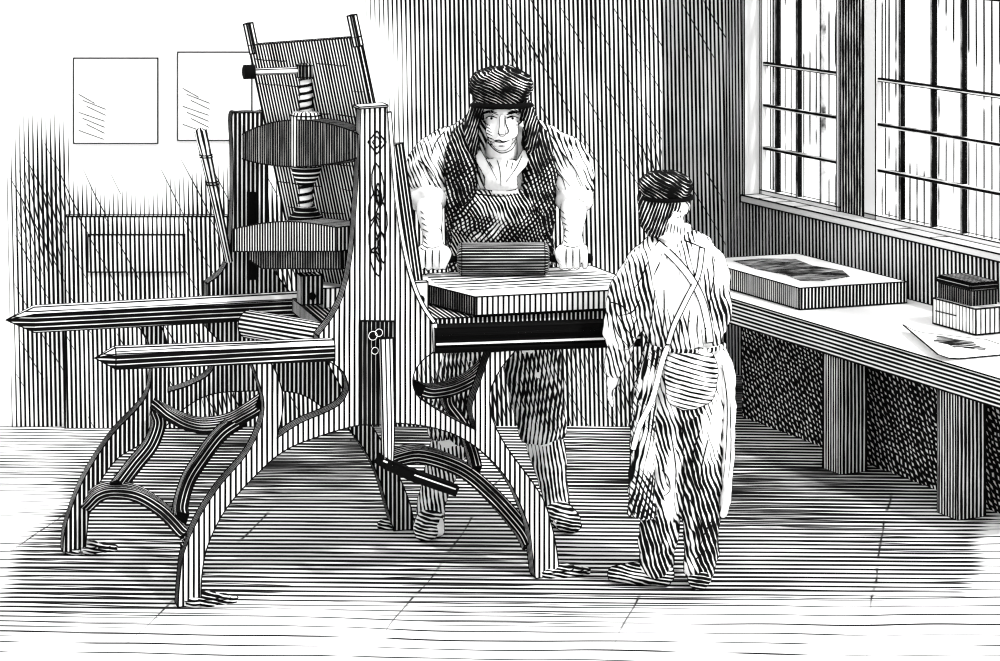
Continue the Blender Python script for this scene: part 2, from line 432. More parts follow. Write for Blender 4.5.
# ------------------------------------------------------------------ workbench
def on_bench(s, n, z=0): return BL+WT*s+WN*n+Z*z
BT = .543
wbn = thing('workbench', on_bench(.3, .3), 'long low white-topped wooden workbench under the windows', 'workbench')
bm = bmesh.new(); fs = box(bm, on_bench(-1.0, 0, BT-.10), WT*2.35, WN*.635, Z*.10, 0, 1); auto_uv(bm, WT); edge_ink(bm, .0035, 2)
part('bench_top', bm, ['wood_top', 'paper', 'ink'], wbn)
for s in (-.02, .72):
    bm = bmesh.new(); box(bm, on_bench(s-.06, .01, 0), WT*.12, WN*.12, Z*(BT-.101)); auto_uv(bm); edge_ink(bm, .003, 1)
    part('leg', bm, ['wood', 'ink'], wbn)
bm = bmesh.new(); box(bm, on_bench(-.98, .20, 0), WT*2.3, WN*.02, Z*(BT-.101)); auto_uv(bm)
part('shaded_back_board', bm, ['underbench_shade'], wbn)  # board carries the underbench shade in its colour

# stone on the bench
ts = thing('lithographic_stone', on_bench(-.3, .3, BT), 'thick stone slab with a dark inked drawing lying on the workbench', 'stone')
bm = bmesh.new(); o = V((1.175, 10.2, BT+.005)); n2 = (WN*.97+WT*.12).normalized()
box(bm, o, -WT*.80, n2*.47, Z*.083, 0, 1); auto_uv(bm, WT); edge_ink(bm, .003, 2)
part('slab', bm, ['vert_dark', 'paper', 'ink'], ts)
bm = bmesh.new(); oo = o+Z*.084-WT*.12+n2*.09
pts = [oo+(-WT)*(x*.6)+n2*(y*.3) for x, y in ((.0, .25), (.06, .02), (.3, .1), (.6, .0), (.97, .08), (1, .55), (.9, .95), (.6, .85), (.35, 1), (.1, .8))]
vs = [bm.verts.new(p) for p in pts]; f = bm.faces.new(vs); r = bmesh.ops.extrude_face_region(bm, geom=[f]); bmesh.ops.translate(bm, vec=Z*.0012, verts=[v for v in r['geom'] if isinstance(v, bmesh.types.BMVert)])
bmesh.ops.recalc_face_normals(bm, faces=bm.faces[:])
part('inked_drawing', bm, ['drawing'], ts)
# box with brush
ob = FL(933, 323, BT+.005)
tb = thing('ink_box', ob, 'pale hatched wooden box standing on the workbench against the window wall', 'box')
bm = bmesh.new(); box(bm, ob, WT*.27, WN*.17, Z*.095, 0); auto_uv(bm, WT); edge_ink(bm, .0035, 1)
part('body', bm, [ink_mat('box_hatching', [dict(U=(1, 0, .0), sp=.021, duty=.3, wob=.002, brk=.1)]), 'ink'], tb)
bm = bmesh.new(); seg(bm, ob+Z*.05+WT*.02-WN*.002, ob+Z*.052+WT*.15-WN*.002, .0025, 0); part('lid_line', bm, ['ink'], tb)
tb2 = thing('inking_brush', ob+Z*.096, 'dark bristled inking brush block lying on top of the pale box', 'brush')
bm = bmesh.new(); o2 = ob+Z*.096+WT*.005+WN*.02; 
box(bm, o2, WT*.21, WN*.12, Z*.055); auto_uv(bm, WT)
part('bristles', bm, ['vert_black'], tb2)
bm = bmesh.new(); box(bm, o2+Z*.0555-WT*.008-WN*.006, WT*.225, WN*.132, Z*.03); bmesh.ops.bevel(bm, geom=bm.edges[:], offset=.008, segments=2, affect='EDGES'); auto_uv(bm, WT); edge_ink(bm, .002, 1, 60)
part('back', bm, ['horz_black', 'ink'], tb2)
# paper
tp = thing('paper_sheet', FL(950, 340, BT), 'curled sheet of white paper with a dark print lying on the workbench', 'paper')
bm = bmesh.new(); cs = [FL(903, 331, BT+.004), FL(938, 361, BT+.004), FL(1024, 353, BT+.004), FL(986, 340, BT+.004)]
NX = 8
g = [[cs[0].lerp(cs[3], i/NX).lerp(cs[1].lerp(cs[2], i/NX), j/NX)+Z*(.022*max(0, 1-i/2.0)**2+.001) for j in range(NX+1)] for i in range(NX+1)]
gv = [[bm.verts.new(p) for p in r] for r in g]
for i in range(NX):
    for j in range(NX):
        f = bm.faces.new((gv[i][j], gv[i+1][j], gv[i+1][j+1], gv[i][j+1])); f.smooth = True
r = bmesh.ops.extrude_face_region(bm, geom=bm.faces[:]); bmesh.ops.translate(bm, vec=Z*.001, verts=[v for v in r['geom'] if isinstance(v, bmesh.types.BMVert)])
bmesh.ops.recalc_face_normals(bm, faces=bm.faces[:])
for row in (g[0], [r_[0] for r_ in g], g[-1], [r_[-1] for r_ in g]):
    for a, b in zip(row, row[1:]): seg(bm, a, b, .0028, 1)
part('sheet', bm, ['paper', 'ink'], tp)
bm = bmesh.new(); c0 = FL(957, 343, BT+.008)
vs = [bm.verts.new(c0+WT*(.13*math.cos(a)*(1+.2*math.sin(3*a)))+WN*(.055*math.sin(a)*(1+.25*math.sin(5*a)))) for a in [k*math.pi/12 for k in range(24)]]
f = bm.faces.new(vs); r = bmesh.ops.extrude_face_region(bm, geom=[f]); bmesh.ops.translate(bm, vec=Z*.001, verts=[v for v in r['geom'] if isinstance(v, bmesh.types.BMVert)])
bmesh.ops.recalc_face_normals(bm, faces=bm.faces[:])
part('print', bm, ['drawing'], tp)

# ------------------------------------------------------------------ the press
A0 = FL(200, 606); YAW = math.radians(16)
DX = V((math.cos(YAW), math.sin(YAW), 0)); DN = V((-math.sin(YAW), math.cos(YAW), 0))
B0 = FL(402, 526)
OFF = (B0-FL(80, 549)); 
WID = (B0-A0).dot(DN)           # distance between the front and rear frames
CR = None
def onp(px, py, o=0.0):          # point of the frame plane o metres behind the front frame
    k = (px-500)/F; A = A0+DN*o
    s = (k*A.y-A.x)/(DX.x-k*DX.y); d = A.y+DX.y*s
    return P(px, py, d)
print('press width', WID)
press = thing('lithographic_press', onp(370, 560, WID/2)*1.0, 'large hand-worked iron lithographic press on curved legs', 'printing press')
press.location.z = 0; bpy.context.view_layer.update()

M['edge'] = ink_mat('casting_side_shade_lines', [dict(src='pos', U=tuple(DN), sp=.0140, duty=.93, wob=.001, brk=.15, bs=5)])  # frame sides blackened: their shade is put into the colour
def extrude_px(pts, o, th, slot_side=1, n=4, fit=True):
    bm = bmesh.new()
    P2 = smooth_path(pts, n, True)
    vs = []
    for q in P2:
        p = onp(q.x, q.y, o)
        if p.z < .004: p.z = .002
        vs.append(bm.verts.new(p))
    f = bm.faces.new(vs)
    r = bmesh.ops.extrude_face_region(bm, geom=[f])
    bmesh.ops.translate(bm, vec=DN*th, verts=[v for v in r['geom'] if isinstance(v, bmesh.types.BMVert)])
    bmesh.ops.recalc_face_normals(bm, faces=bm.faces[:])
    bm.normal_update()
    for f in bm.faces:
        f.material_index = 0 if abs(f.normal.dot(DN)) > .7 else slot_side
    auto_uv(bm, DX)
    return bm

front = [(361, 108, 0), (387, 106, 0), (390, 150), (395, 200), (402, 248), (411, 283), (421, 306), (432, 322, 0), (434, 352, 0), (424, 359), (415, 371), (413, 384), (418, 396), (430, 405), (452, 418), (476, 430, 0),
 (472, 407), (480, 383), (490, 352, 0), (516, 350, 0), (500, 370), (490, 393), (492, 417), (506, 446), (533, 483), (546, 506), (555, 540), (560, 575), (562, 592, 0), (537, 592, 0), (533, 560), (530, 533), (524, 513), (510, 483), (487, 456), (460, 437), (430, 427), (395, 423), (360, 425), (320, 436), (284, 451), (255, 476), (226, 509), (208, 545), (202, 575), (201, 608, 0), (178, 608, 0),
 (180, 580), (184, 553), (198, 520), (219, 487), (247, 454), (261, 425), (264, 402), (258, 380), (250, 358, 0), (266, 356, 0), (276, 372), (283, 395), (282, 415), (277, 438, 0), (300, 423), (326, 412), (341, 403), (348, 390), (345, 375), (334, 364), (318, 358, 0), (318, 336, 0), (332, 318), (343, 296), (351, 262), (356, 210), (359, 160)]
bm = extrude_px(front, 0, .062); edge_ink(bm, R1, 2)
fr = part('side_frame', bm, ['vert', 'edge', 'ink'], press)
fr['label'] = 'front cheek and legs, striped light and dark'
# light edging that follows the cheek's right side
bm = bmesh.new()
pth = spline3([onp(x, y, -.004) for x, y in ((389, 112), (392, 150), (396.5, 200), (404, 248), (413, 283), (423, 306), (434, 322))], 5)
sweep(bm, pth, .014, .012, DN, 0)
pth = [onp(434, 323, -.004), onp(435.5, 352, -.004)]; sweep(bm, pth, .014, .018, DN, 0); edge_ink(bm, .0022, 1, 60)
part('edge_moulding', bm, ['paper', 'ink'], press)
bm = bmesh.new(); a = onp(359, 109, -.010); b = onp(388, 107, -.010)
box(bm, a, b-a, DN*.075, Z*.006); edge_ink(bm, R1, 1); part('cheek_cap', bm, ['paper', 'ink'], press)
# relief ornament on the front cheek
bm = bmesh.new()
dm = [(377, 131), (386, 142), (377, 154), (368, 142)]
for sc in (1, .5):
    pp = [onp(377+(x-377)*sc, 142+(y-142)*sc, -.002) for x, y in dm]
    for k in range(4): seg(bm, pp[k], pp[(k+1) % 4], .003*(.6+.4*sc), 0)
setp(link('diamond_ornament', bm, ['ink']), fr); bm = bmesh.new()
def leafp(cx, cy, w, h, tilt):
    q = []
    for k in range(13):
        a = k/12*2*math.pi; x = w*math.sin(a)*abs(math.sin(a))**.5; y = h*math.cos(a)
        q.append((cx+x+tilt*y, cy+y))
    return q
for cx, cy, w, h, tl in ((378, 185, 6, 22, .1), (374, 205, 5, 16, -.2), (381, 215, 6, 20, .15), (375, 235, 6, 18, -.1), (382, 247, 4, 16, .1), (376, 262, 5, 14, .2), (379, 195, 2.5, 12, .1), (378, 225, 2.5, 12, 0), (378, 250, 2.5, 12, .1)):
    q = leafp(cx, cy, w, h, tl)
    for k in range(12): seg(bm, onp(*q[k], -.002), onp(*q[k+1], -.002), .0028, 0)
setp(link('leaf_ornament', bm, ['ink']), fr)

OR = WID-.062
rear = [(232, 116), (240, 113), (258, 113), (266, 118), (268, 180), (267, 250), (273, 268), (285, 286), (297, 300, 0), (318, 345), (340, 385), (356, 412), (374, 429), (396, 470), (409, 501), (416, 530, 0), (394, 532, 0), (387, 505), (374, 466), (350, 430), (326, 410), (305, 396), (283, 391), (250, 391), (212, 394), (185, 408), (160, 432, 0), (138, 446), (117, 459), (99, 484), (90, 509), (85, 552, 0), (63, 552, 0), (65, 530), (77, 494), (92, 465), (114, 433), (143, 402), (151, 380), (151, 352), (144, 334), (128, 316, 0), (152, 312, 0), (163, 330), (168, 352), (168, 392, 0), (190, 385), (211, 372), (221, 345), (214, 336), (207, 328, 0), (207, 284, 0), (222, 272), (230, 250), (233, 200), (233, 150)]
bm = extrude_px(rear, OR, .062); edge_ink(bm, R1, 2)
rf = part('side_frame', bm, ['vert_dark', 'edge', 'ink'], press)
rf['label'] = 'rear cheek and legs, closely hatched'
bm = bmesh.new(); a = onp(247, 280, OR-.006); b = onp(257, 280, OR-.006); c = onp(247, 192, OR-.006)
box(bm, a, b-a, DN*.008, V((0, 0, c.z-a.z))); auto_uv(bm); setp(link('slot', bm, ['ink']), rf)  # black plate on the cheek paints the dark inside of a slot
for (px, py, o, nm) in ((212, 603, .02, 'foot'), (566, 584, .02, 'foot'), (93, 547, OR+.03, 'foot'), (404, 524, OR+.05, 'foot')):
    c = onp(px, py, o); c.z = .0
    bm = bmesh.new()
    for k, (dx, rr) in enumerate(((-.06, .034), (-.015, .040), (.03, .030), (.06, .022))):
        lathe(bm, c+DX*dx, Z, [(0, rr), (rr*.5, rr*.98), (rr*.8, rr*.7), (rr*.95, .002)], 14, 0)
        ring_ink(bm, c+DX*dx, Z, rr*.55, rr, .002, 1, 14)
    part('foot', bm, ['shoe', 'ink'], press)

def mix(px, py, t): return onp(px, py, .03+t*(WID-.062))
def brace(name, pts, wpx, label=None, mat='iron', depth=.05, side=None):
    pp = spline3([mix(*q) for q in pts], 6)
    bm = bmesh.new(); sweep(bm, pp, depth, wpx/318.0, side or DN, 0)
    edge_ink(bm, R1*.8, 1, 50)
    return part(name, bm, [mat, 'ink'], press)
brace('lower_brace', [(88, 503, .97), (100, 493, .85), (117, 490, .72), (139, 495, .55), (163, 511, .35), (186, 536, .1), (190, 543, .02)], 11)
brace('upper_brace', [(158, 405, .97), (172, 415, .82), (190, 423, .65), (208, 425, .5), (230, 421, .32), (250, 410, .15), (262, 402, .03)], 10)
brace('diagonal_strut', [(156, 412, .93), (158, 425, .9), (150, 445, .86), (134, 465, .8), (118, 486, .72)], 13)
brace('diagonal_strut', [(243, 418, .25), (222, 432, .3), (203, 456, .34), (188, 480, .36), (180, 507, .3), (181, 520, .2)], 12)
brace('lower_brace', [(388, 462, .95), (400, 456, .85), (424, 455, .7), (461, 469, .5), (492, 495, .3), (520, 527, .1), (530, 545, .04)], 15)
brace('upper_brace', [(417, 388, .04), (430, 391, .15), (450, 388, .3), (470, 379, .45), (486, 365, .6)], 11)
brace('diagonal_strut', [(446, 392, .35), (448, 404, .4), (462, 424, .5), (470, 446, .5), (476, 470, .42)], 10)

# rails
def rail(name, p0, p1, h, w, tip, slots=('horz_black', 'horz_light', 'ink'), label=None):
    """six-sided bar with a chamfered top and a pointed outer end"""
    ax = (p1-p0).normalized(); sd = Z.cross(ax).normalized()
    bm = bmesh.new(); uv = bm.loops.layers.uv.verify()
    prof = [(-w/2, -h/2), (w/2, -h/2), (w/2, h*.25), (w*.25, h/2), (-w*.25, h/2), (-w/2, h*.25)]
    r0 = [bm.verts.new(p0+ax*tip+sd*x+Z*y) for x, y in prof]; r1 = [bm.verts.new(p1+sd*x+Z*y) for x, y in prof]
    tipv = bm.verts.new(p0)
    for k in range(6):
        bm.faces.new((r0[k], r0[(k+1) % 6], r1[(k+1) % 6], r1[k]))
        bm.faces.new((r0[(k+1) % 6], r0[k], tipv))
    bm.faces.new(r1); bmesh.ops.recalc_face_normals(bm, faces=bm.faces[:]); bm.normal_update()
    auto_uv(bm, ax)
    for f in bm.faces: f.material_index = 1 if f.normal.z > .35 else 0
    edge_ink(bm, R1, 2, 25)
    o = part(name, bm, slots, press)
    if label: o['label'] = label
    return o
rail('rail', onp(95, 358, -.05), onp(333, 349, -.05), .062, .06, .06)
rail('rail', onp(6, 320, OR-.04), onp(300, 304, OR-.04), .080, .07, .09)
bm = bmesh.new(); a = onp(435, 353, -.02); b = onp(640, 346, -.02)
fs = box(bm, a, b-a, DN*.07, Z*.078, 0); auto_uv(bm, DX)
for k, zz in enumerate((.014, .030, .058)):
    pth = [a+Z*zz-DN*.004, b+Z*zz-DN*.004]; sweep(bm, pth, .010, (.003, .012, .004)[k], DN, 1)
edge_ink(bm, R1, 2, 60)
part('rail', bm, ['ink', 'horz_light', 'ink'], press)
# bed
bz = .796
bm = bmesh.new(); a = onp(324, 330, .075); a.z = bz; b = onp(655, 330, .075); b.z = bz
box(bm, a, b-a, DN*.50, Z*.045, 0); auto_uv(bm, DX); edge_ink(bm, R1, 1)
part('bed', bm, ['vert_dark', 'ink'], press)

bm = bmesh.new(); a = onp(322, 313, .36); a.z = .8415; b = onp(394, 313, .36); b.z = .8415
box(bm, a, b-a, DN*.18, Z*.066, 0, 1); auto_uv(bm, DX); edge_ink(bm, R1, 2)
part('bed_block', bm, ['vert', 'paper', 'ink'], press)
# cross pieces between the cheeks
def axm(t, px0, py0, px1, py1, o0=.03, o1=None):
    o1 = OR+.03 if o1 is None else o1
    return onp(px0+(px1-px0)*t, py0+(py1-py0)*t, o0+(o1-o0)*t)
def beam(name, p0, p1, prof, w, mats, ang=30, bottom=None):
    """prof: (t, top z offset, bottom z offset); w: half width(t)"""
    ax = (p1-p0).normalized(); sd = Z.cross(ax).normalized()
    bm = bmesh.new(); rings = []
    for t, zt, zb in prof:
        c = p0.lerp(p1, t); ww = w(t) if callable(w) else w
        rings.append([bm.verts.new(c-sd*ww+Z*zb), bm.verts.new(c+sd*ww+Z*zb), bm.verts.new(c+sd*ww+Z*zt), bm.verts.new(c-sd*ww+Z*zt)])
    for i in range(len(rings)-1):
        for k in range(4): bm.faces.new((rings[i][k], rings[i][(k+1) % 4], rings[i+1][(k+1) % 4], rings[i+1][k]))
    bm.faces.new(rings[0]); bm.faces.new(rings[-1]); bmesh.ops.recalc_face_normals(bm, faces=bm.faces[:])
    auto_uv(bm, ax); edge_ink(bm, R1, 1, ang)
    return part(name, bm, mats, press)
y0 = axm(0, 366, 146, 246, 147); y1 = axm(1, 366, 146, 246, 147)
beam('crosshead', y0, y1, [(t, .038+.052*math.sin(math.pi*min(1, max(0, t)))**.8, -(.034+.030*math.sin(math.pi*t)**.8)) for t in [k/16 for k in range(17)]], lambda t: .026+.012*math.sin(math.pi*t), ['vert_black', 'ink'])
yc = y0.lerp(y1, .52)
bm = bmesh.new(); zt = onp(306, 113, WID/2).z; zb = onp(306, 168, WID/2).z
SC = onp(306, 140, WID/2)
def at(z): return V((SC.x, SC.y, z))
def pz(py): return H-(py-HZ)/F*SC.y
lathe(bm, at(0), Z, [(pz(167), .030), (pz(166), .050), (pz(116), .050), (pz(112), .044), (pz(111), .02)], 28, 0)
ring_ink(bm, at(0), Z, pz(166), .05, R1, 1); ring_ink(bm, at(0), Z, pz(115), .05, R1, 1)
part('boss', bm, [ink_mat('boss_lines', [dict(U=(0, 1, 0), sp=.0165, duty=.46, wob=.0005, brk=.1)]), 'ink'], press)
bm = bmesh.new()
lathe(bm, at(0), Z, [(pz(186), .018), (pz(183), .030), (pz(174), .044), (pz(168), .050), (pz(166), .046)], 24, 0)
for q, r in ((168, .05), (174, .044)): ring_ink(bm, at(0), Z, pz(q), r, R1*.8, 1)
part('nut', bm, ['vert_dark', 'ink'], press)
def screw(name, pya, pyb, r):
    bm = bmesh.new(); z0, z1 = pz(pyb), pz(pya)
    lathe(bm, at(0), Z, [(z0, r*.8), (z1, r*.8)], 20, 0)
    n = int((z1-z0)/.021); N = n*16; pts = [at(z0+(z1-z0)*k/N)+V((math.cos(k*2*math.pi/16), math.sin(k*2*math.pi/16), 0))*r*.86 for k in range(N+1)]
    for a, b in zip(pts, pts[1:]): seg(bm, a, b, .0062, 1)
    part(name, bm, ['paper', 'ink'], press)
screw('screw', 76, 113, .024); screw('screw', 184, 214, .026)
bm = bmesh.new(); lathe(bm, at(0), Z, [(pz(222), .058), (pz(217), .056), (pz(211), .040), (pz(207), .030), (pz(206), .02)], 24, 0)
for q, r in ((221, .058), (212, .042)): ring_ink(bm, at(0), Z, pz(q), r, R1*.9, 1)
part('collar', bm, ['vert_black', 'ink'], press)
M['lever'] = ink_mat('bar_lines', [dict(U=(0, 1, 0), sp=.016, duty=.36, wob=.0008, brk=.15, bs=8)])
# turning handle
bm = bmesh.new(); hz = pz(70); c1 = at(hz)
lathe(bm, at(0), Z, [(pz(79), .024), (pz(77), .032), (pz(65), .032), (pz(63), .022)], 16, 0); ring_ink(bm, at(0), Z, pz(77), .032, R1, 1, 16); ring_ink(bm, at(0), Z, pz(65), .032, R1, 1, 16)
hd = (onp(246, 73, WID/2)-onp(306, 71, WID/2)); e = c1+hd
part('screw_head', bm, ['iron', 'ink'], press)
bm = bmesh.new(); pth = [c1, c1+hd*.25, c1+hd*.6, e]; sweep(bm, pth, .021, .021, Z, 0, True, 12)
for sg in (1, -1): seg(bm, c1+Z*.0105*sg, e+Z*.0105*sg, .0028, 1)
lathe(bm, e, hd, [(-.03, .012), (-.028, .024), (.008, .024), (.012, .012)], 14, 1)
part('turning_bar', bm, ['lever', 'ink'], press)

# scraper box (platen)
p0 = axm(0, 352, 237, 248, 238, .10, OR-.06); p1 = axm(1, 352, 237, 248, 238, .10, OR-.06)
beam('scraper_box', p0, p1, [(t, .036+.022*math.sin(math.pi*t), -.040) for t in [k/12 for k in range(13)]], .06, ['vert_dark', 'ink'])
q0 = p0-Z*.068; q1 = p1-Z*.068+(p0-p1)*.12
beam('scraper_blade', q0, q1, [(0, .028, -.03), (.85, .028, -.03), (1, .028, .0)], .045, ['vert_black', 'ink'])
bm = bmesh.new(); c = onp(310, 303, WID/2); box(bm, c-DX*.036-DN*.03, DX*.072, DN*.06, Z*.095); auto_uv(bm, DX)
edge_ink(bm, R1, 1); cc = c+Z*.028-DN*.032
lathe(bm, cc, -DN, [(0, .013), (.008, .012), (.01, .006)], 12, 1)
part('guide_block', bm, ['vert_dark', 'ink'], press)
# drive cylinder under the bed
a = onp(249, 324, WID*.62); b = onp(330, 338, .10)
bm = bmesh.new(); ax = b-a; lathe(bm, a, ax, [(0, .036), (0.002, .046), (ax.length, .046)], 24, 0)
ring_ink(bm, a, ax, 0, .046, R1, 1)
part('drive_cylinder', bm, [ink_mat('drum_lines', [dict(U=(0, 1, 0), sp=.0145, duty=.60, wob=.0004, brk=.16, bdim=(.6, 5, 1))]), 'ink'], press)
# treadle in the front frame
bm = bmesh.new(); a = onp(361, 425, -.010); b = onp(395, 425, -.010); c = onp(361, 321, -.010)
box(bm, a, b-a, DN*.0095, V((0, 0, c.z-a.z))); auto_uv(bm, DX); edge_ink(bm, R1, 1)  # raised black plate painted as the shaded recess behind the rod
part('treadle_recess_shade', bm, ['vert_black', 'ink'], press)
bm = bmesh.new()
for (x, y, r) in ((372, 335, .014), (378, 332, .012), (386, 344, .010), (374, 350, .011)):
    lathe(bm, onp(x, y, -.012), -DN, [(0, r), (.012, r), (.014, r*.5)], 12, 0); ring_ink(bm, onp(x, y, -.012), -DN, .013, r, .0012, 1, 12)
part('pivot_fitting', bm, ['ink', 'paper'], press)
pp = [onp(386, 338, -.030), onp(387, 380, -.032), onp(388, 430, -.034), onp(388, 466, -.036)]
bm = bmesh.new(); sweep(bm, spline3(pp, 4), .02, lambda t: .040-.004*t if t < .6 else .038-.02*(t-.6), DN, 0); edge_ink(bm, R1, 1, 60)
part('treadle_rod', bm, [ink_mat('rod_lines', [dict(U=(0, 1, 0), sp=.0135, duty=.40, wob=.0005, brk=.05)]), 'ink'], press)
bm = bmesh.new(); pp = [onp(382, 461, -.04), onp(410, 474, .05), onp(453, 489, .12)]
sweep(bm, pp, .05, .030, DN, 0); edge_ink(bm, R1, 1, 60)
seg(bm, pp[0]+Z*.006-DN*.027, pp[1]+Z*.006-DN*.027, .003, 2); seg(bm, pp[1]+Z*.006-DN*.027, pp[2]+Z*.006-DN*.027, .003, 2)
part('pedal', bm, ['ink', 'ink', 'paper'], press)
# raised tympan leaning to the left, and the shorter thick frisket before it
def leanboard(name, near, far, on, of, th, mats, matside=None):
    a, b = onp(*near[0], on), onp(*near[1], on); c, d = onp(*far[0], of), onp(*far[1], of)
    bm = bmesh.new(); uv = bm.loops.layers.uv.verify()
    n = (b-a).cross(d-a).normalized(); n = n if n.x < 0 else -n
    hull8(bm, a, b, d, c, n*th)
    u = (c-a).normalized(); v = (b-a).normalized(); bm.normal_update()
    for f in bm.faces:
        u = v.cross(f.normal); u = u.normalized() if u.length > .2 else (c-a).normalized()
        for lp in f.loops: lp[uv].uv = ((lp.vert.co-a).dot(u), (lp.vert.co-a).dot(v))
    u = (c-a).normalized()
    return bm, a, b, c, d, n, u, v
bm, a, b, c, d, n, u, v = leanboard('tympan', ((413, 282), (361, 36)), ((303, 285), (252, 44)), .17, OR-.10, .018, None)
edge_ink(bm, R1*1.2, 1)
e0 = b.lerp(a, .065); e1 = d.lerp(c, .065); seg(bm, e0-n*.002, e1-n*.002, R1*1.1, 1)
for (q, s_) in ((b, a), (d, c)):
    sg = 1 if q is b else -1
    i0 = q+u*.024*sg; i1 = s_+u*.024*sg; seg(bm, i0-n*.002, i1-n*.002, R1, 1)
tyo = part('tympan', bm, ['lattice', 'ink'], press)
for q, sg in ((b, 1), (d, -1)):
    vv = ((b-a) if q is b else (d-c)).normalized()
    bm = bmesh.new(); sweep(bm, [q+u*.012*sg-vv*.03+n*.009, q+u*.012*sg+vv*.072+n*.009], .022, .024, n, 0); edge_ink(bm, R1, 1, 60)
    setp(link('post', bm, ['horz', 'ink']), tyo)
bm, a, b, c, d, n, u, v = leanboard('frisket', ((411, 288), (391, 146)), ((330, 292), (305, 152)), .09, OR-.2, -.052, None)
edge_ink(bm, R1, 1); part('frisket', bm, [ink_mat('frisket_lines', [dict(U=(1, 0, 0), sp=.014, duty=.80, wob=.001, brk=.1, bdim=(1, .3, 1)), ]), 'ink'], press)
for f_ in (): pass
# hinge fitting below the frisket
bm = bmesh.new(); c = onp(419, 312, .055); box(bm, c-DX*.03, DX*.06, DN*.03, Z*.095); edge_ink(bm, R1, 1); lathe(bm, c+Z*.04-DN*.002, -DN, [(0, .016), (.008, .015), (.01, .006)], 12, 0); ring_ink(bm, c+Z*.04, -DN, .011, .015, .002, 1, 12)
part('hinge', bm, ['vert_black', 'ink'], press)
# long hand lever leaning behind the rear cheek
bm = bmesh.new(); a = onp(200, 128, OR-.03); b = onp(229, 262, OR-.03); ax = a-b; L = ax.length
lathe(bm, b, ax, [(0, .011), (L*.6, .016), (L*.78, .019), (L*.785, .022), (L*.80, .022), (L*.805, .017), (L*.9, .021), (L*.985, .020), (L, .008)], 14, 0)
for s_ in (.58, .60, .785, .80): ring_ink(bm, b, ax, L*s_, .021, .0028, 1, 14)
side_ = ax.normalized().cross(V((0, 1, 0))).normalized()
for sg in (-1, 1): seg(bm, b+side_*.012*sg, a+side_*.019*sg-ax*.02, .003, 1)
part('hand_lever', bm, [ink_mat('lever_lines', [dict(U=(0, 1, 0), sp=.02, duty=.6, wob=.001, brk=.3, bs=6)]), 'ink'], press)

# stone on the press bed
SZ0 = .848; SZ1 = .9075
FLc = FL(475, 297, SZ1)
bm = bmesh.new(); o = FLc-DX*.0; o.z = SZ0
SN = (DN*.97+V((1, 0, 0))*(-.10)).normalized()
LW = .62
bkd = .66
pre = -DX*0
br = FL(592, 266, SZ1); fr_ = o+DX*.60; fr_.z = SZ1
top = [V((FLc.x, FLc.y, SZ1)), fr_, br, br-DX*.58, FL(404, 279, SZ1)]
tv = [bm.verts.new(p) for p in top]; f0 = bm.faces.new(tv); f0.material_index = 0
r = bmesh.ops.extrude_face_region(bm, geom=[f0]); bmesh.ops.translate(bm, vec=-Z*(SZ1-SZ0), verts=[v for v in r['geom'] if isinstance(v, bmesh.types.BMVert)])
bmesh.ops.recalc_face_normals(bm, faces=bm.faces[:]); bm.normal_update()
for f in bm.faces: f.material_index = 1 if f.normal.z > .7 else (3 if f.normal.x < -.35 else 0)  # left-facing side hatched black, its shade put into the colour
auto_uv(bm, DX); edge_ink(bm, .003, 2)
for k in range(24):      # grain scratches on the ground face
    x, y = random.uniform(.02, LW-.14), random.uniform(.10, .36); l = random.uniform(.05, .22)
    if x+l > LW-.02: l = LW-.02-x
    q = o+DX*x+DN*y; q.z = SZ1; seg(bm, q, q+DX*l+DN*random.uniform(-.01, .01), .0016, 2)
st = thing('lithographic_stone', o, 'thick pale stone slab lying on the press bed under the roller', 'stone')
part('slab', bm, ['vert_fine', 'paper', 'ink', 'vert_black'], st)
bm = bmesh.new(); q = o.copy()-DX*.0+DN*.012; q.z = SZ0-.0
st.location = o
bm = bmesh.new()
q_ = lambda x, y: FL(x, y, SZ1+.0008)
pl = [q_(440, 287), q_(476, 291), q_(560, 288), q_(630, 284), q_(600, 272), q_(560, 270), q_(500, 271), q_(425, 275)]
f = bm.faces.new([bm.verts.new(p) for p in pl]); r = bmesh.ops.extrude_face_region(bm, geom=[f]); bmesh.ops.translate(bm, vec=Z*.001, verts=[v for v in r['geom'] if isinstance(v, bmesh.types.BMVert)])
bmesh.ops.recalc_face_normals(bm, faces=bm.faces[:])
setp(link('ink_film', bm, [ink_mat('ink_film_streaks', [dict(src='pos', U=tuple(DN), sp=.055, duty=.42, wob=.02, ws=5, brk=.3, bs=6, bdim=(1, 3, 1))])]), st)

# inking roller
rc = P(503, 257, 8.80); rc.z = SZ1+.0590
rl = thing('inking_roller', V((rc.x, rc.y, SZ1)), 'dark leather inking roller the man pushes over the press stone', 'roller')
bm = bmesh.new(); X1 = V((1, .03, 0)).normalized(); hl = .150
lathe(bm, rc, X1, [(-hl-.006, .035), (-hl, .050), (-hl+.012, .055), (hl-.012, .055), (hl, .050), (hl+.006, .035)], 32, 0)
for s_ in (-hl+.01, hl-.01): ring_ink(bm, rc, X1, s_, .0545, .002, 1)
part('cylinder', bm, ['cyl', 'ink'], rl)
for sg in (-1, 1):
    bm = bmesh.new(); lathe(bm, rc, X1*sg, [(hl+.002, .010), (hl+.02, .012), (hl+.03, .017), (hl+.09, .020), (hl+.145, .017), (hl+.155, .008)], 16, 0)
    part('handle', bm, ['ink'], rl)

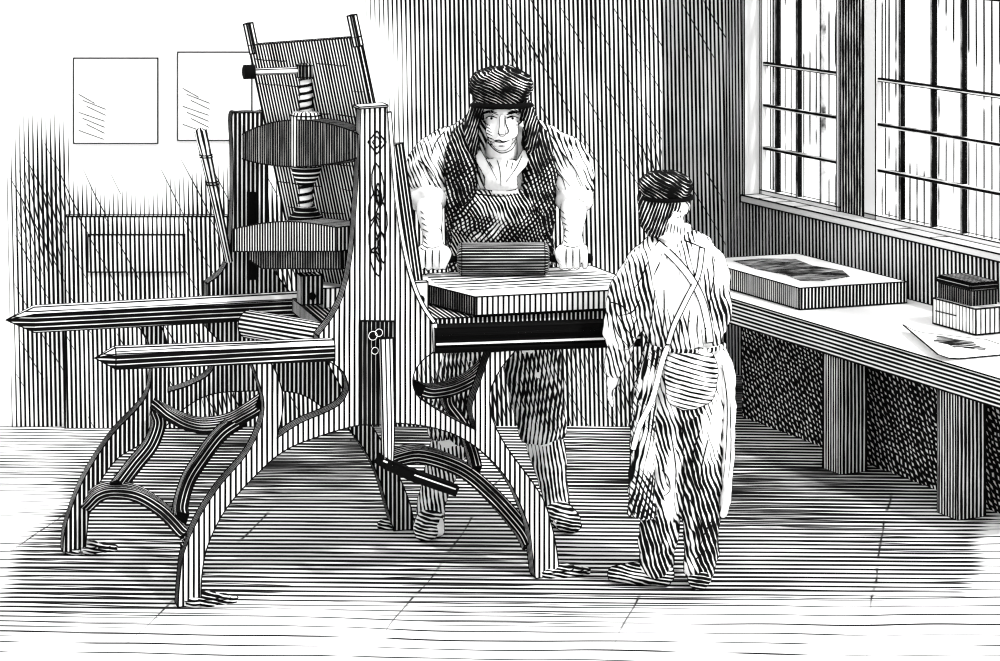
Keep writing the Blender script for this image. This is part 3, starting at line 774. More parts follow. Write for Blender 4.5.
# ------------------------------------------------------------------ figures
def loft(bm, pts, rad, segs=16, ref=V((1, 0, 0)), n=4):
    """pts: centre points; rad: (half width, half depth); rings span 'ref' and its normal"""
    N = len(pts)
    P3 = []; RR = []
    for i in range(N-1):
        g = lambda k: pts[max(0, min(N-1, k))]; gr = lambda k: V((rad[max(0, min(N-1, k))][0], rad[max(0, min(N-1, k))][1], 0))
        for k in range(n):
            s = k/n
            h = (2*s**3-3*s**2+1, s**3-2*s**2+s, -2*s**3+3*s**2, s**3-s**2)
            P3.append(g(i)*h[0]+(g(i+1)-g(i-1))*.5*h[1]+g(i+1)*h[2]+(g(i+2)-g(i))*.5*h[3])
            RR.append(gr(i).lerp(gr(i+1), s*s*(3-2*s)))
    P3.append(pts[-1]); RR.append(V((rad[-1][0], rad[-1][1], 0)))
    rings = []; M_ = len(P3)
    for i, p in enumerate(P3):
        t = (P3[min(M_-1, i+1)]-P3[max(0, i-1)]).normalized()
        a = ref-t*ref.dot(t)
        a = a.normalized() if a.length > .15 else t.orthogonal().normalized()
        b = t.cross(a).normalized()
        rings.append([bm.verts.new(p+a*math.cos(k*2*math.pi/segs)*RR[i].x+b*math.sin(k*2*math.pi/segs)*RR[i].y) for k in range(segs)])
    fs = []
    for i in range(M_-1):
        for k in range(segs): fs.append(bm.faces.new((rings[i][k], rings[i][(k+1) % segs], rings[i+1][(k+1) % segs], rings[i+1][k])))
    for e, r_, sgn in ((0, rings[0], -1), (-1, rings[-1], 1)):
        t = (P3[0]-P3[1]).normalized() if e == 0 else (P3[-1]-P3[-2]).normalized()
        c = bm.verts.new(P3[e]+t*min(RR[e].x, RR[e].y)*.5)
        for k in range(segs): fs.append(bm.faces.new((r_[k], r_[(k+1) % segs], c)))
    bmesh.ops.recalc_face_normals(bm, faces=fs)
def ball(bm, c, rx, ry, rz, rot=None, seg_=20):
    m = Matrix.Translation(c) @ (rot if rot else Matrix.Identity(4)) @ Matrix.Diagonal((rx, ry, rz, 1))
    bmesh.ops.create_uvsphere(bm, u_segments=seg_, v_segments=seg_//2+2, radius=1, matrix=m)
texs = {}
def solid(name, bm, mat, parent, voxel=.008, smooth=3, fold=0.0, fsize=.05, contour=.0024, cut=None, V0=V((0, 1, -.14)), extra=None):
    me = bpy.data.meshes.new(name); bm.to_mesh(me); bm.free()
    o = bpy.data.objects.new(name, me); C.objects.link(o)
    r = o.modifiers.new('r', 'REMESH'); r.mode = 'VOXEL'; r.voxel_size = voxel; r.use_smooth_shade = True
    if smooth: s = o.modifiers.new('s', 'SMOOTH'); s.iterations = smooth; s.factor = .5
    if fold:
        if fsize not in texs:
            tx = bpy.data.textures.new('folds', 'CLOUDS'); tx.noise_scale = fsize; tx.noise_depth = 1; texs[fsize] = tx
        d = o.modifiers.new('d', 'DISPLACE'); d.texture = texs[fsize]; d.texture_coords = 'GLOBAL'; d.strength = fold; d.mid_level = .5
    dg = bpy.context.evaluated_depsgraph_get(); dg.update()
    me2 = bpy.data.meshes.new_from_object(o.evaluated_get(dg), depsgraph=dg)
    bpy.data.objects.remove(o); bpy.data.meshes.remove(me)
    b2 = bmesh.new(); b2.from_mesh(me2); bpy.data.meshes.remove(me2)
    b2.normal_update()
    segs_ = []
    if contour:
        for f in b2.faces:
            pts = []
            vs = f.verts[:]
            for i in range(len(vs)):
                a, b = vs[i], vs[(i+1) % len(vs)]
                da, db = a.normal.dot(V0), b.normal.dot(V0)
                if (da < 0) != (db < 0):
                    k = da/(da-db); pts.append(a.co.lerp(b.co, k))
            if len(pts) == 2: segs_.append(pts)
    for f in b2.faces: f.smooth = True; f.material_index = 0
    for a, b in segs_: seg(b2, a, b, contour, 1, .5)
    if extra: extra(b2)
    o = link(name, b2, [mat, 'ink'])
    return setp(o, parent) if parent else o
def strokes(bm, lst, r, slot=1):
    for pl in lst:
        pl = spline3(pl, 4) if len(pl) > 2 else pl
        for i, (a, b) in enumerate(zip(pl, pl[1:])): seg(bm, a, b, r, slot)

def fist(bm, c, ax, side, up=Z, s=1.0, thumb=1, fwd=V((0, -1, 0))):
    """hand closed round a bar through c along ax; four fingers curl over it, thumb from the side"""
    ax = ax.normalized()
    wr = c+up*.055*s-fwd*.03*s
    loft(bm, [wr+up*.03*s-fwd*.01, wr, c+up*.030*s-fwd*.012*s], [(.024*s, .019*s), (.030*s, .018*s), (.038*s, .018*s)], 12, ax)
    for k in range(4):
        L = (.92, 1.0, .97, .8)[k]; w = c+ax*((k-1.5)*.0232*s)
        r = .0100*s*(1 if k < 3 else .88); R_ = .027*s
        pts = []
        for a in (95, 55, 10, -35, -80*L):
            an = math.radians(a); pts.append(w+fwd*math.cos(an)*R_+up*math.sin(an)*R_)
        loft(bm, [w+up*.034*s-fwd*.012*s]+pts, [(r, r)]*2+[(r*1.08, r*1.08)]+[(r, r), (r*.95, r*.95), (r*.8, r*.8)], 10, ax, 3)
    b0 = c+ax*side*.036*s+up*.03*s
    loft(bm, [b0-fwd*.005, b0+ax*side*.010*s-up*.012*s+fwd*.012*s, c+ax*side*.034*s+fwd*.022*s-up*.012*s, c+ax*side*.020*s+fwd*.03*s-up*.02*s], [(.012*s, .012*s), (.012*s, .011*s), (.0105*s, .010*s), (.008*s, .008*s)], 10, ax, 3)

# ---- the man
D = 9.12
man = thing('person', FL(500, 524), 'man in dark cap and apron leaning over the press pushing a roller', 'person')
def m(px, py, d=D): return P(px, py, d)
px_ = D/F
hL = rc-X1*(hl+.088); hR = rc+X1*(hl+.088)
HD = V((m(502, 112, 8.98)))     # head centre
# body (skin): head, neck, torso, arms, hands, legs as one surface
bm = bmesh.new()
tl = Matrix.Rotation(math.radians(12), 4, 'X')
ball(bm, m(502, 105, 8.97), .078, .095, .098, tl)
ball(bm, m(502, 126, 8.915), .056, .068, .080, tl)
ball(bm, m(502, 142, 8.88), .034, .034, .030)                                     # chin
ball(bm, m(491, 131, 8.868), .018, .016, .026); ball(bm, m(513, 131, 8.868), .018, .016, .026)    # cheeks
loft(bm, [m(502, 116, 8.846), m(502, 124, 8.826), m(502, 132, 8.815), m(502, 135, 8.83)], [(.008, .009), (.008, .009), (.0125, .011), (.010, .006)], 10)   # nose
ball(bm, m(502, 112, 8.86), .045, .012, .010)                                     # brow
for x in (476, 528): ball(bm, m(x, 122, 8.95), .012, .02, .03)                    # ears
loft(bm, [m(502, 140, 8.95), m(501, 158, 9.0), m(500, 175, 9.05)], [(.052, .052), (.056, .055), (.08, .06)])
loft(bm, [m(500, 165, 9.05), m(498, 200, 9.1), m(500, 250, 9.16), m(500, 290, 9.17), m(502, 330, 9.16)], [(.15, .08), (.15, .10), (.13, .09), (.14, .10), (.14, .10)])
eL = P(428, 196, 9.0); eR = P(574, 196, 9.0)
for sx, e, hnd in ((-1, eL, hL), (1, eR, hR)):
    sh = m(500+sx*52, 142, 9.06)
    wr = hnd+Z*.055+V((0, .03, 0))
    loft(bm, [m(500+sx*20, 160, 9.06), sh, (sh+e)/2+V((sx*.01, 0, 0)), e], [(.06, .06), (.056, .055), (.046, .046), (.040, .042)])
    loft(bm, [e, e.lerp(wr, .35), e.lerp(wr, .8), wr+Z*.01], [(.042, .042), (.045, .042), (.032, .028), (.027, .023)])
    fist(bm, hnd, X1, -sx, s=1.12)
kL, aL = FL(445, 540), FL(431, 531)
fL = FL(431, 530); fR = FL(556, 522)
for hip, kn, f_ in ((m(478, 330, 9.16), None, fL), (m(527, 330, 9.16), None, fR)):
    kn = hip.lerp(f_, .52)+V((0, -.03, .02)); an = f_+Z*.07
    loft(bm, [hip, hip.lerp(kn, .5), kn, kn.lerp(an, .35), kn.lerp(an, .8), an, f_+Z*.04], [(.085, .085), (.072, .075), (.055, .058), (.054, .058), (.036, .038), (.034, .038), (.034, .04)])
    loft(bm, [f_+Z*.05, f_+V((.01, -.06, .04)), f_+V((.02, -.14, .03))], [(.032, .036), (.036, .03), (.03, .02)])
def face_ink(b):
    fd = V((0, -.004, 0))
    # pupils, lids, brows, mouth, nose side
    q = lambda x, y, d: P(x, y, d)
    strokes(b, [[q(505.5, 117, 8.80), q(506, 126, 8.795), q(508, 132, 8.79)]], .0)
body = solid('body', bm, 'skin', man, voxel=.0050, smooth=1, contour=.0022)
from mathutils.bvhtree import BVHTree
def surf(o, px, py, off=.001):
    """point of a modelled surface seen at an image point"""
    key = o.name
    if key not in surf.c:
        b = bmesh.new(); b.from_mesh(o.data)
        bmesh.ops.delete(b, geom=[f for f in b.faces if f.material_index == 1], context='FACES')
        surf.c[key] = BVHTree.FromBMesh(b); b.free()
    o0 = V((0, 0, H)); dr = (P(px, py, 9)-o0).normalized()
    h = surf.c[key].ray_cast(o0, dr)
    return None if h[0] is None else h[0]-dr*off
surf.c = {}
def drawn(name, o, polys, r, parent, mat='ink', n=5):
    """raised ink or seam lines lying on a surface"""
    for pl in polys:
        b = bmesh.new()
        w = [p[2] if len(p) > 2 else 1 for p in pl]
        sp = smooth_path([p[:2] for p in pl], n)
        pts = [surf(o, q.x, q.y) for q in sp]
        for i in range(len(pts)-1):
            a, c = pts[i], pts[i+1]
            if a is None or c is None or (a-c).length > .06: continue
            t_ = i/max(1, len(pts)-2); k = .45+.55*math.sin(math.pi*min(1, t_+.15))
            seg(b, a, c, r*k, 0, .5)
        if not b.verts: b.free(); continue
        setp(link(name, b, [mat]), parent)
for x in (491.5, 512.5):
    c = surf(body, x, 118)
    b = bmesh.new(); ball(b, c+V((0, .004, 0)), .0135, .006, .0042, None, 12); e_ = part('eye', b, ['paper'], body) if False else setp(link('eye', b, ['paper']), body)
    b = bmesh.new(); ball(b, c+V((0, -.001, -.0012)), .0052, .004, .0042, None, 10); setp(link('pupil', b, ['ink']), body)
drawn('eyebrow', body, [[(484, 112.5), (490, 111), (497, 113)], [(484, 113.5), (490, 112), (498, 115)]], .0034, body)
drawn('eyebrow', body, [[(508, 113), (515, 111), (521, 113)], [(507, 114.5), (515, 112.5), (521, 114)]], .0034, body)
drawn('eyelid', body, [[(486, 118.2), (491.5, 116.2), (497, 118)], [(507, 118), (512.5, 116.2), (518, 118.2)]], .0034, body)
drawn('nose_line', body, [[(505, 116), (506, 124), (508.5, 131), (506, 134), (501, 134.5)], [(498, 133.5), (500.5, 135)]], .0024, body)
drawn('mouth', body, [[(494, 141), (499, 140), (503, 141.5), (510, 140)], [(495, 141.5), (503, 142.3), (508, 141)], [(499, 146), (505, 146)]], .0026, body)
drawn('cheek_shade_stroke', body, [[(484+q*.4, 122+q*3.4), (490+q*.9, 126+q*3.4)] for q in range(7)], .0020, body)  # shading of the face's left side, drawn on as ink hatching
drawn('jaw_line', body, [[(484, 132), (488, 142), (495, 150), (503, 153), (512, 149), (517, 140), (519, 130)]], .0022, body)
# clothes
bm = bmesh.new()
loft(bm, [m(501, 152, 9.03), m(500, 168, 9.06), m(498, 200, 9.1), m(500, 245, 9.16), m(500, 290, 9.17)], [(.085, .06), (.205, .10), (.185, .125), (.155, .115), (.165, .12)], 24)
for sx, e in ((-1, eL), (1, eR)):
    sh = m(500+sx*49, 147, 9.05); ex = e+V((sx*.004, -.0, .0))
    loft(bm, [m(500+sx*16, 150, 9.05), sh, (sh+e)/2+V((sx*.03, 0, .02)), ex+Z*.02], [(.07, .07), (.074, .075), (.080, .075), (.064, .065)], 20)
loft(bm, [m(446, 142, 9.05), m(475, 134, 9.05), m(502, 140, 9.06), m(530, 135, 9.05), m(556, 143, 9.05)], [(.045, .06), (.060, .075), (.05, .08), (.060, .075), (.045, .06)], 20, Z)
shirt = solid('shirt', bm, 'shirt', man, voxel=.008, smooth=3, fold=.035, fsize=.07)
for sx, e, hnd in ((-1, eL, hL), (1, eR, hR)):
    bm = bmesh.new(); dr = (hnd-e).normalized(); base = e+Z*.005
    for k in range(2):
        c = base+dr*(.0+.026*k)
        loft(bm, [c-dr*.014, c, c+dr*.014], [(.060-.004*k, .060), (.069-.004*k, .068), (.060-.004*k, .060)], 20)
    setp(solid('rolled_cuff', bm, 'paper', None, voxel=.007, smooth=2, fold=.012, fsize=.04), shirt)
# waistcoat: open fronts either side of the shirt
bm = bmesh.new()
for sx in (-1, 1):
    loft(bm, [m(500+sx*30, 126, 9.0), m(500+sx*36, 142, 8.98), m(500+sx*40, 165, 8.965), m(500+sx*38, 195, 8.985), m(500+sx*36, 235, 9.05), m(500+sx*34, 285, 9.08)], [(.03, .05), (.050, .055), (.058, .055), (.060, .050), (.062, .05), (.06, .05)], 16)
loft(bm, [m(500, 150, 9.11), m(500, 170, 9.15), m(500, 285, 9.25)], [(.10, .03), (.17, .04), (.14, .05)], 16)
wc = solid('waistcoat', bm, 'waistcoat', man, voxel=.008, smooth=3, fold=.02, fsize=.05)
# bib apron
bm = bmesh.new()
loft(bm, [m(499, 190, 8.965), m(499, 205, 8.955), m(499, 230, 8.985), m(499, 255, 9.03)], [(.100, .018), (.150, .022), (.165, .024), (.17, .026)], 20)
ap = solid('apron', bm, 'apron', man, voxel=.007, smooth=2, fold=.016, fsize=.04)
bm = bmesh.new()
pp = [surf(ap, x, y, .004) for x, y in ((470, 188), (480, 189), (492, 191), (505, 191.5), (518, 190.5), (528, 188))]
pp = [p for p in pp if p]
if len(pp) > 2:
    sweep(bm, spline3(pp, 4), .010, .022, V((0, 1, 0)), 0, True); edge_ink(bm, .0, 1) if False else None
    setp(link('bib_hem', bm, ['paper']), ap)
drawn('bib_seam', ap, [[(468, 192), (485, 195), (505, 196), (530, 192)]], .003, ap)
# neckerchief / open collar
bm = bmesh.new()
for sx in (-1, 1):
    loft(bm, [m(502+sx*24, 151, 8.955), m(502+sx*19, 164, 8.93), m(501+sx*6, 184, 8.925)], [(.014, .008), (.020, .007), (.010, .006)], 12)
loft(bm, [m(502, 160, 8.94), m(501, 175, 8.925), m(501, 189, 8.945)], [(.05, .02), (.055, .018), (.06, .014)], 16)
col = solid('collar', bm, 'paper', man, voxel=.006, smooth=2, fold=.006, fsize=.03)
drawn('collar_line', col, [[(484, 156), (490, 166), (497, 180)], [(522, 156), (516, 168), (506, 182)], [(497, 160), (500, 170), (501, 186)], [(508, 160), (506, 168)], [(489, 162), (493, 168)], [(513, 162), (511, 170)]], .0022, col)
drawn('shirt_fold', shirt, [[(533, 128), (545, 130), (556, 142), (566, 160)], [(548, 150), (556, 168), (570, 186)], [(540, 165), (552, 178), (562, 196)], [(560, 150), (574, 168), (583, 186)], [(446, 130), (436, 142), (430, 160)], [(438, 160), (446, 176), (448, 192)], [(424, 165), (432, 180), (440, 190)], [(455, 128), (450, 150)], [(462, 126), (460, 150), (462, 170)],
    [(440, 124), (428, 134), (420, 150)], [(418, 160), (428, 168), (436, 180)], [(555, 172), (562, 178), (566, 190)], [(535, 145), (538, 160), (536, 175)]], .0026, shirt)
# breeches, stockings, shoes
bm = bmesh.new()
loft(bm, [m(500, 262, 9.2), m(500, 300, 9.2), m(502, 345, 9.19)], [(.16, .11), (.17, .12), (.165, .12)], 24)
for hip, f_, kk in ((m(478, 330, 9.18), fL, .50), (m(527, 330, 9.18), fR, .50)):
    kn = hip.lerp(f_, .52)+V((0, -.02, .02)); 
    loft(bm, [hip, hip.lerp(kn, .5), kn, kn.lerp(f_, .12)], [(.105, .105), (.098, .1), (.086, .088), (.080, .082)], 20)
tr = solid('breeches', bm, 'trousers', man, voxel=.009, smooth=3, fold=.02, fsize=.06)
for hip, f_ in ((m(478, 330, 9.18), fL), (m(527, 330, 9.18), fR)):
    kn = hip.lerp(f_, .52)+V((0, -.03, .02)); an = f_+Z*.09
    bm = bmesh.new(); loft(bm, [kn-Z*.04, kn.lerp(an, .35), kn.lerp(an, .8), an, an-Z*.03], [(.064, .066), (.066, .068), (.050, .052), (.046, .05), (.05, .055)], 18)
    solid('stocking', bm, 'stocking', man, voxel=.008, smooth=2, fold=.008, fsize=.04)
    sx = 1 if f_ is fR else -.3
    bm = bmesh.new(); loft(bm, [f_+V((-.01*sx, .05, .042)), f_+V((.005*sx, -.02, .045)), f_+V((.03*sx, -.10, .036)), f_+V((.05*sx, -.17, .027))], [(.040, .036), (.048, .042), (.050, .036), (.036, .022)], 18, n=5)
    sh_ = solid('shoe', bm, 'shoe', man, voxel=.007, smooth=2, contour=.003)
    for v_ in sh_.data.vertices: v_.co.z = max(v_.co.z, .002)
hp = []
for hnd in (hL, hR):
    cx = 500+hnd.x/hnd.y*F; cy = HZ+(H-hnd.z)/hnd.y*F
    drawn('finger_line', body, [[(cx+dx, cy-9), (cx+dx*1.02, cy+1), (cx+dx, cy+8)] for dx in (-7, -.3, 6.5)], .0032, body)
    drawn('wrist_line', body, [[(cx-9, cy-13), (cx, cy-11), (cx+9, cy-14)]], .0018, body)
    drawn('arm_stroke', body, [[(cx-12+q*.6, cy-48+q*6), (cx-12+q*.6+3+(q*5)%4, cy-45+q*6)] for q in range(6)], .0018, body)
# hair and cap
bm = bmesh.new()
ball(bm, m(502, 102, 8.985), .092, .10, .095, tl)
for sx in (-1, 1):
    loft(bm, [m(502+sx*23, 103, 8.93), m(502+sx*29, 120, 8.93), m(502+sx*30, 138, 8.945), m(502+sx*27, 152, 8.965)], [(.020, .045), (.024, .05), (.023, .05), (.014, .035)], 14)
loft(bm, [m(502, 110, 9.06), m(502, 145, 9.08)], [(.08, .04), (.06, .03)], 14)
hr = solid('hair', bm, 'hair', man, voxel=.007, smooth=2, fold=.016, fsize=.03)
bm = bmesh.new()
ball(bm, m(501, 85, 8.965), .112, .12, .062, Matrix.Rotation(math.radians(6), 4, 'X'), 28)
loft(bm, [m(501, 97, 8.955), m(502, 106, 8.945)], [(.096, .108), (.090, .102)], 28)
cap = solid('cap', bm, 'cap', man, voxel=.008, smooth=2, fold=.022, fsize=.04)
bm = bmesh.new()
pts = [m(502, 104.5, 8.945)+V((.100*math.sin(a), -.112*math.cos(a), .004*math.cos(a))) for a in [math.radians(-75+k*10) for k in range(16)]]
sweep(bm, pts, .03, .020, V((0, 1, 0)), 0, True); setp(link('cap_brim', bm, ['ink']), cap)

# ---- the boy
DB = 8.27
boy = thing('person', FL(680, 590), 'boy in cap seen from behind with crossed apron straps', 'person')
def b_(px, py, d=DB): return P(px, py, d)
tb_ = Matrix.Rotation(math.radians(35), 4, 'Z')
bm = bmesh.new()
ball(bm, b_(665, 200), .068, .080, .088, tb_)
ball(bm, b_(660, 214, DB+.03), .05, .05, .055)
ball(bm, b_(655, 209, DB+.10), .012, .014, .014)
ball(bm, b_(686, 208, DB-.045), .014, .012, .022, Matrix.Rotation(.25, 4, 'Y'))              # ear
loft(bm, [b_(668, 215), b_(674, 235), b_(678, 250)], [(.042, .042), (.044, .044), (.07, .05)])
loft(bm, [b_(680, 245), b_(682, 290), b_(686, 340), b_(686, 385)], [(.11, .07), (.11, .08), (.10, .075), (.11, .08)])
# left arm hanging, hand open and relaxed
sL = b_(645, 262); elL = b_(622, 322, DB-.02); wrL = b_(616, 362, DB+.02); 
loft(bm, [b_(665, 262), sL, elL, wrL], [(.045, .045), (.042, .042), (.034, .034), (.022, .020)])
loft(bm, [wrL, wrL.lerp(b_(612, 384, DB+.03), .6), b_(611, 386, DB+.03)], [(.020, .016), (.019, .026), (.016, .026)], 12)
for k in range(4):
    o_ = V((.0, (k-1.5)*.014, 0)); L = (.85, 1, .95, .75)[k]
    a = b_(611, 384, DB+.03)+o_; loft(bm, [a, a+V((-.006, 0, -.028*L)), a+V((-.003, -.003, -.052*L)), a+V((.006, -.006, -.07*L))], [(.0075, .0075)]*3+[(.0055, .0055)], 8, n=3)
a = b_(613, 374, DB+.03)+V((0, .02, 0)); loft(bm, [a, a+V((.016, .016, -.018)), a+V((.018, .018, -.042))], [(.009, .009), (.008, .008), (.006, .006)], 8, n=3)
# right arm bent forwards
sR = b_(708, 262); elR = b_(717, 325, DB+.02); wrR = elR+V((-.10, .14, .03))
loft(bm, [b_(690, 262), sR, elR], [(.045, .045), (.042, .042), (.034, .034)])
loft(bm, [elR, elR.lerp(wrR, .5), wrR], [(.034, .034), (.03, .03), (.02, .018)])
loft(bm, [wrR, wrR+V((-.03, .03, 0))], [(.018, .024), (.016, .026)], 12)
for k in range(4):
    a = wrR+V((-.04, .035, (k-1.5)*.013)); loft(bm, [a, a+V((-.03, .015, -.002)), a+V((-.045, .0, -.004))], [(.0075, .0075)]*2+[(.0055, .0055)], 8, n=3)
a = wrR+V((-.02, .02, .022)); loft(bm, [a, a+V((-.02, .0, .016)), a+V((-.035, -.005, .010))], [(.009, .009), (.008, .008), (.006, .006)], 8, n=3)
fbl = FL(656, 586); fbr = FL(700, 588)
for hip, f_, sg in ((b_(668, 385), fbl, -1), (b_(704, 385), fbr, 1)):
    kn = hip.lerp(f_, .5)+V((0, .01, 0)); 
    loft(bm, [hip, hip.lerp(kn, .5), kn, kn.lerp(f_, .4), f_+Z*.09, f_+Z*.04], [(.062, .065), (.055, .055), (.042, .042), (.040, .042), (.027, .03), (.028, .03)])
bb = solid('body', bm, 'skin', boy, voxel=.006, smooth=2, contour=.0022)
# shirt
bm = bmesh.new()
loft(bm, [b_(676, 238), b_(680, 250), b_(681, 275), b_(684, 315), b_(687, 346)], [(.055, .05), (.115, .075), (.138, .10), (.135, .105), (.112, .09)], 24)
loft(bm, [b_(662, 252), b_(642, 266), b_(628, 300, DB-.01), b_(621, 328, DB-.01), b_(622, 344)], [(.055, .06), (.058, .062), (.062, .062), (.060, .058), (.045, .045)], 20)
loft(bm, [b_(696, 252), b_(712, 264), b_(717, 300, DB+.01), b_(717, 330, DB+.02)], [(.05, .06), (.045, .055), (.040, .055), (.034, .05)], 20)
loft(bm, [b_(717, 326, DB+.02), elR.lerp(wrR, .6)], [(.042, .045), (.036, .036)], 16)
bs = solid('shirt', bm, 'boy_shirt', boy, voxel=.0075, smooth=3, fold=.026, fsize=.06)
drawn('shirt_fold', bs, [[(655, 290), (652, 315), (648, 340)], [(664, 290), (664, 318), (661, 342)], [(690, 310), (688, 328), (690, 342)], [(698, 315), (697, 330), (699, 344)], [(680, 318), (679, 342)], [(704, 250), (700, 268), (694, 285)], [(712, 256), (714, 276), (710, 300), (712, 320)], [(700, 262), (694, 280)],
    [(640, 300), (632, 312), (618, 316)], [(614, 308), (624, 326), (634, 338)], [(612, 318), (618, 334), (628, 346)], [(636, 320), (630, 336)], [(610, 302), (622, 306), (634, 318)], [(648, 262), (640, 280), (632, 292)], [(660, 262), (654, 275)], [(670, 244), (662, 250)], [(684, 240), (694, 244), (704, 248)], [(672, 330), (670, 345)], [(706, 325), (705, 344)]], .0028, bs)
# lower left sleeve hanging open
bm = bmesh.new(); loft(bm, [b_(622, 340), b_(617, 358, DB+.01), b_(612, 374, DB+.02)], [(.042, .042), (.036, .036), (.028, .028)], 16)
setp(solid('sleeve_end', bm, 'boy_shirt', None, voxel=.007, smooth=2, fold=.012, fsize=.04), bs)
bm = bmesh.new(); loft(bm, [b_(668, 232, DB-.005), b_(678, 238), b_(690, 238, DB+.01)], [(.016, .05), (.018, .056), (.016, .05)], 14)
loft(bm, [b_(672, 238), b_(673, 232)], [(.058, .054), (.052, .048)], 18)
setp(solid('collar', bm, 'paper', None, voxel=.006, smooth=2), bs)
drawn('neck_stroke', bb, [[(662+q*3.2, 222+q*.8), (660+q*3.4, 230+q*1.0)] for q in range(8)], .0022, boy and bb)
drawn('ear_line', bb, [[(685, 201), (689, 206), (688, 212), (685, 215)]], .0022, bb)
# trousers
bm = bmesh.new()
loft(bm, [b_(687, 342), b_(688, 370), b_(687, 408)], [(.105, .09), (.118, .10), (.120, .10)], 22)
for hip, f_, w_ in ((b_(668, 395), fbl, 1.0), (b_(706, 395), fbr, .95)):
    kn = hip.lerp(f_, .5)+V((0, .01, 0))
    loft(bm, [hip, hip.lerp(kn, .5), kn, kn.lerp(f_, .5), f_+Z*.085, f_+Z*.045], [(.072*w_, .075), (.068*w_, .07), (.062*w_, .062), (.060*w_, .062), (.054*w_, .06), (.050*w_, .055)], 20)
bt = solid('trousers', bm, 'boy_trousers', boy, voxel=.0085, smooth=3, fold=.026, fsize=.06)
drawn('trouser_fold', bt, [[(662, 470), (668, 478), (670, 490), (664, 496)], [(672, 440), (676, 470), (674, 500)], [(690, 500), (700, 520), (704, 540)], [(712, 520), (704, 535), (700, 548)], [(655, 520), (662, 540), (658, 560)], [(682, 420), (684, 470), (683, 520), (682, 570)], [(700, 430), (694, 450), (692, 470)], [(708, 440), (702, 465), (700, 490)], [(650, 500), (656, 515)], [(695, 560), (708, 548)], [(640, 480), (648, 500), (650, 520)]], .0028, bt)
# apron: skirt wrapping the sides, waist tie, crossed straps, pouch
bm = bmesh.new()
loft(bm, [b_(655, 346, DB), b_(646, 400, DB+.01), b_(643, 455, DB+.02), b_(643, 512, DB+.02)], [(.03, .10), (.042, .11), (.042, .11), (.046, .11)], 20)
sk = solid('apron_skirt', bm, 'boy_apron', boy, voxel=.0075, smooth=2, fold=.02, fsize=.05)
bm = bmesh.new()
loft(bm, [b_(714, 346, DB+.01), b_(726, 372, DB+.02), b_(727, 440, DB+.03), b_(724, 500, DB+.03), b_(720, 512, DB+.03)], [(.022, .07), (.026, .09), (.022, .09), (.018, .09), (.010, .07)], 20)
sk2 = solid('apron_skirt', bm, 'paper', boy, voxel=.0075, smooth=2, fold=.016, fsize=.05)  # lit half of the apron: plain white where the other half is hatched
drawn('apron_fold', sk2, [[(722, 365), (727, 400), (726, 450), (722, 490)], [(730, 400), (731, 450), (728, 480)]], .0024, sk2)
bm = bmesh.new(); sweep(bm, spline3([b_(668, 346, DB-.105), b_(662, 362, DB-.115), b_(652, 400, DB-.12), b_(640, 425, DB-.12), b_(633, 450, DB-.11)], 5), .012, .020, V((0, 1, 0)), 0, True); edge_ink(bm, .0, 1, 90)
setp(solid('apron_edge', bm, 'paper', None, voxel=.005, smooth=1, contour=.0022), sk)
bm = bmesh.new(); loft(bm, [b_(690, 352, DB-.075), b_(691, 372, DB-.10), b_(690, 396, DB-.09), b_(690, 404, DB-.08)], [(.070, .03), (.086, .045), (.074, .045), (.05, .03)], 20, n=4)
pc = solid('pouch', bm, 'pouch', boy, voxel=.007, smooth=2, fold=.008, fsize=.05, contour=.003)
bm = bmesh.new()
pts = [V((b_(686, 345).x+.118*math.sin(a), DB-.105*math.cos(a)+.0, b_(686, 345).z)) for a in [math.radians(k*15) for k in range(25)]]
sweep(bm, pts, .014, .020, Z, 0, True); edge_ink(bm, .001, 1, 100)
part('apron_tie', bm, ['boy_apron', 'ink'], boy)
def strap(pxs, w=.018):
    pts = []
    for x, y in smooth_path(pxs, 5):
        q = surf(bs, x, y, .004)
        if q: pts.append(q)
    bm = bmesh.new(); sweep(bm, pts, .006, w, V((0, -1, 0)), 0)
    edge_ink(bm, .0022, 1, 60)
    return part('apron_strap', bm, ['paper', 'ink'], boy)
strap([(702, 248), (698, 275), (686, 300), (674, 325), (668, 344)], .016)
strap([(657, 243), (672, 256), (690, 277), (702, 300), (708, 325), (710, 342)], .022)
# shoes
for f_, dr in ((fbl, V((-.95, .3, 0))), (fbr, V((-.2, -.0, 0)))):
    bm = bmesh.new(); dr = dr.normalized() if f_ is fbl else V((.15, .9, 0)).normalized()
    L = .15
    loft(bm, [f_-dr*.045+Z*.036, f_+Z*.042, f_+dr*L*.5+Z*.034, f_+dr*L+Z*.026], [(.034, .034), (.040, .040), (.040, .034), (.030, .022)], 18, Z.cross(dr), n=5)
    sh_ = solid('shoe', bm, 'shoe', boy, voxel=.0065, smooth=2, contour=.003)
    for v_ in sh_.data.vertices: v_.co.z = max(v_.co.z, .002)
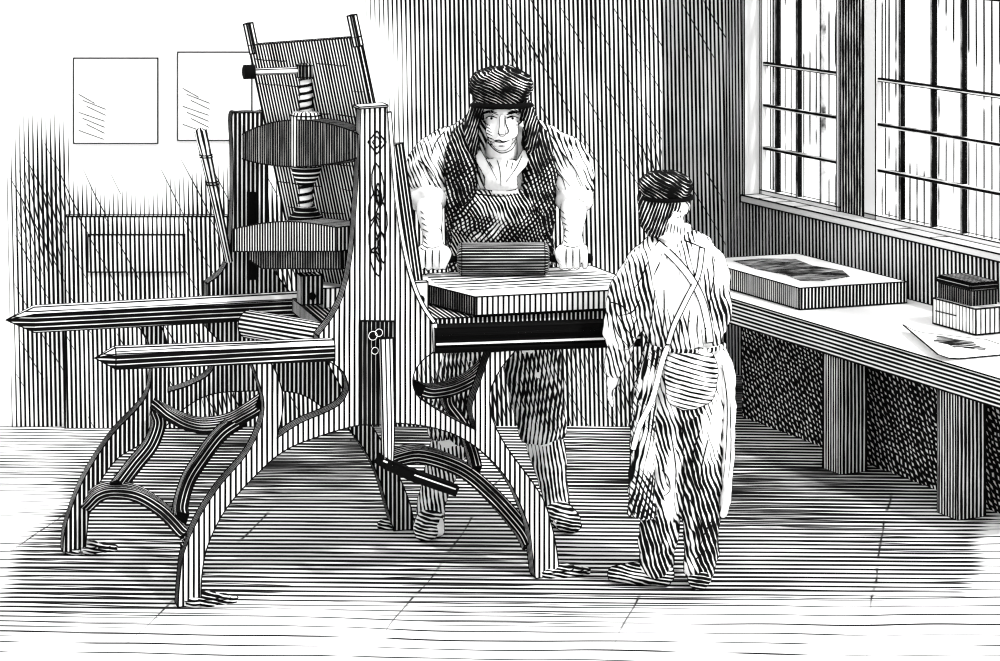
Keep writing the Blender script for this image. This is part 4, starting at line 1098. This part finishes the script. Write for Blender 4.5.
# hair, cap
bm = bmesh.new()
ball(bm, b_(662, 201, DB), .074, .086, .082, tb_)
loft(bm, [b_(655, 200, DB-.02), b_(653, 218, DB-.015), b_(660, 234, DB-.02)], [(.048, .06), (.046, .055), (.026, .035)], 16)
bh = solid('hair', bm, 'hair', boy, voxel=.007, smooth=2, fold=.012, fsize=.03)
bm = bmesh.new()
ball(bm, b_(665, 186, DB), .088, .098, .050, None, 26)
loft(bm, [b_(665, 196, DB), b_(665, 190, DB)], [(.079, .09), (.084, .094)], 26)
bc = solid('cap', bm, 'cap', boy, voxel=.0075, smooth=2, fold=.010, fsize=.04)
bm = bmesh.new()
pts = [b_(666, 197, DB)+V((.084*math.sin(a), -.092*math.cos(a), 0)) for a in [math.radians(-60+k*12) for k in range(16)]]
sweep(bm, pts, .014, .014, Z, 0, True); setp(link('cap_band', bm, ['ink']), bc)

# ------------------------------------------------------------------ camera, light
cam = bpy.data.cameras.new('camera'); co = bpy.data.objects.new('camera', cam); C.objects.link(co)
co.location = (0, 0, H); co.rotation_euler = (math.pi/2, 0, 0)
cam.sensor_width = 36; cam.lens = F/1000*36; cam.shift_y = -(330.5-HZ)/1000; cam.clip_end = 100
bpy.context.scene.camera = co
sun = bpy.data.lights.new('sun', 'SUN'); sun.energy = 3.4; sun.angle = math.radians(3)
so = bpy.data.objects.new('sun', sun); C.objects.link(so)
az, el = math.radians(42), math.radians(50)       # to the right of the viewer's back, and up
dirv = V((math.sin(az)*math.cos(el), -math.cos(az)*math.cos(el), math.sin(el)))
so.rotation_euler = dirv.to_track_quat('Z', 'Y').to_euler(); so.location = (3, 0, 5)
w = bpy.data.worlds.new('world'); bpy.context.scene.world = w; w.use_nodes = True
w.node_tree.nodes['Background'].inputs[0].default_value = (1, 1, 1, 1); w.node_tree.nodes['Background'].inputs[1].default_value = 1.5
sc = bpy.context.scene
sc.view_settings.view_transform = 'Standard'; sc.view_settings.look = 'None'; sc.view_settings.exposure = 0; sc.view_settings.gamma = 1
sc.view_settings.use_curve_mapping = False
sc.cycles.max_bounces = 4; sc.cycles.transparent_max_bounces = 12
sc.cycles.use_denoising = True
sc.cycles.filter_width = 1.2
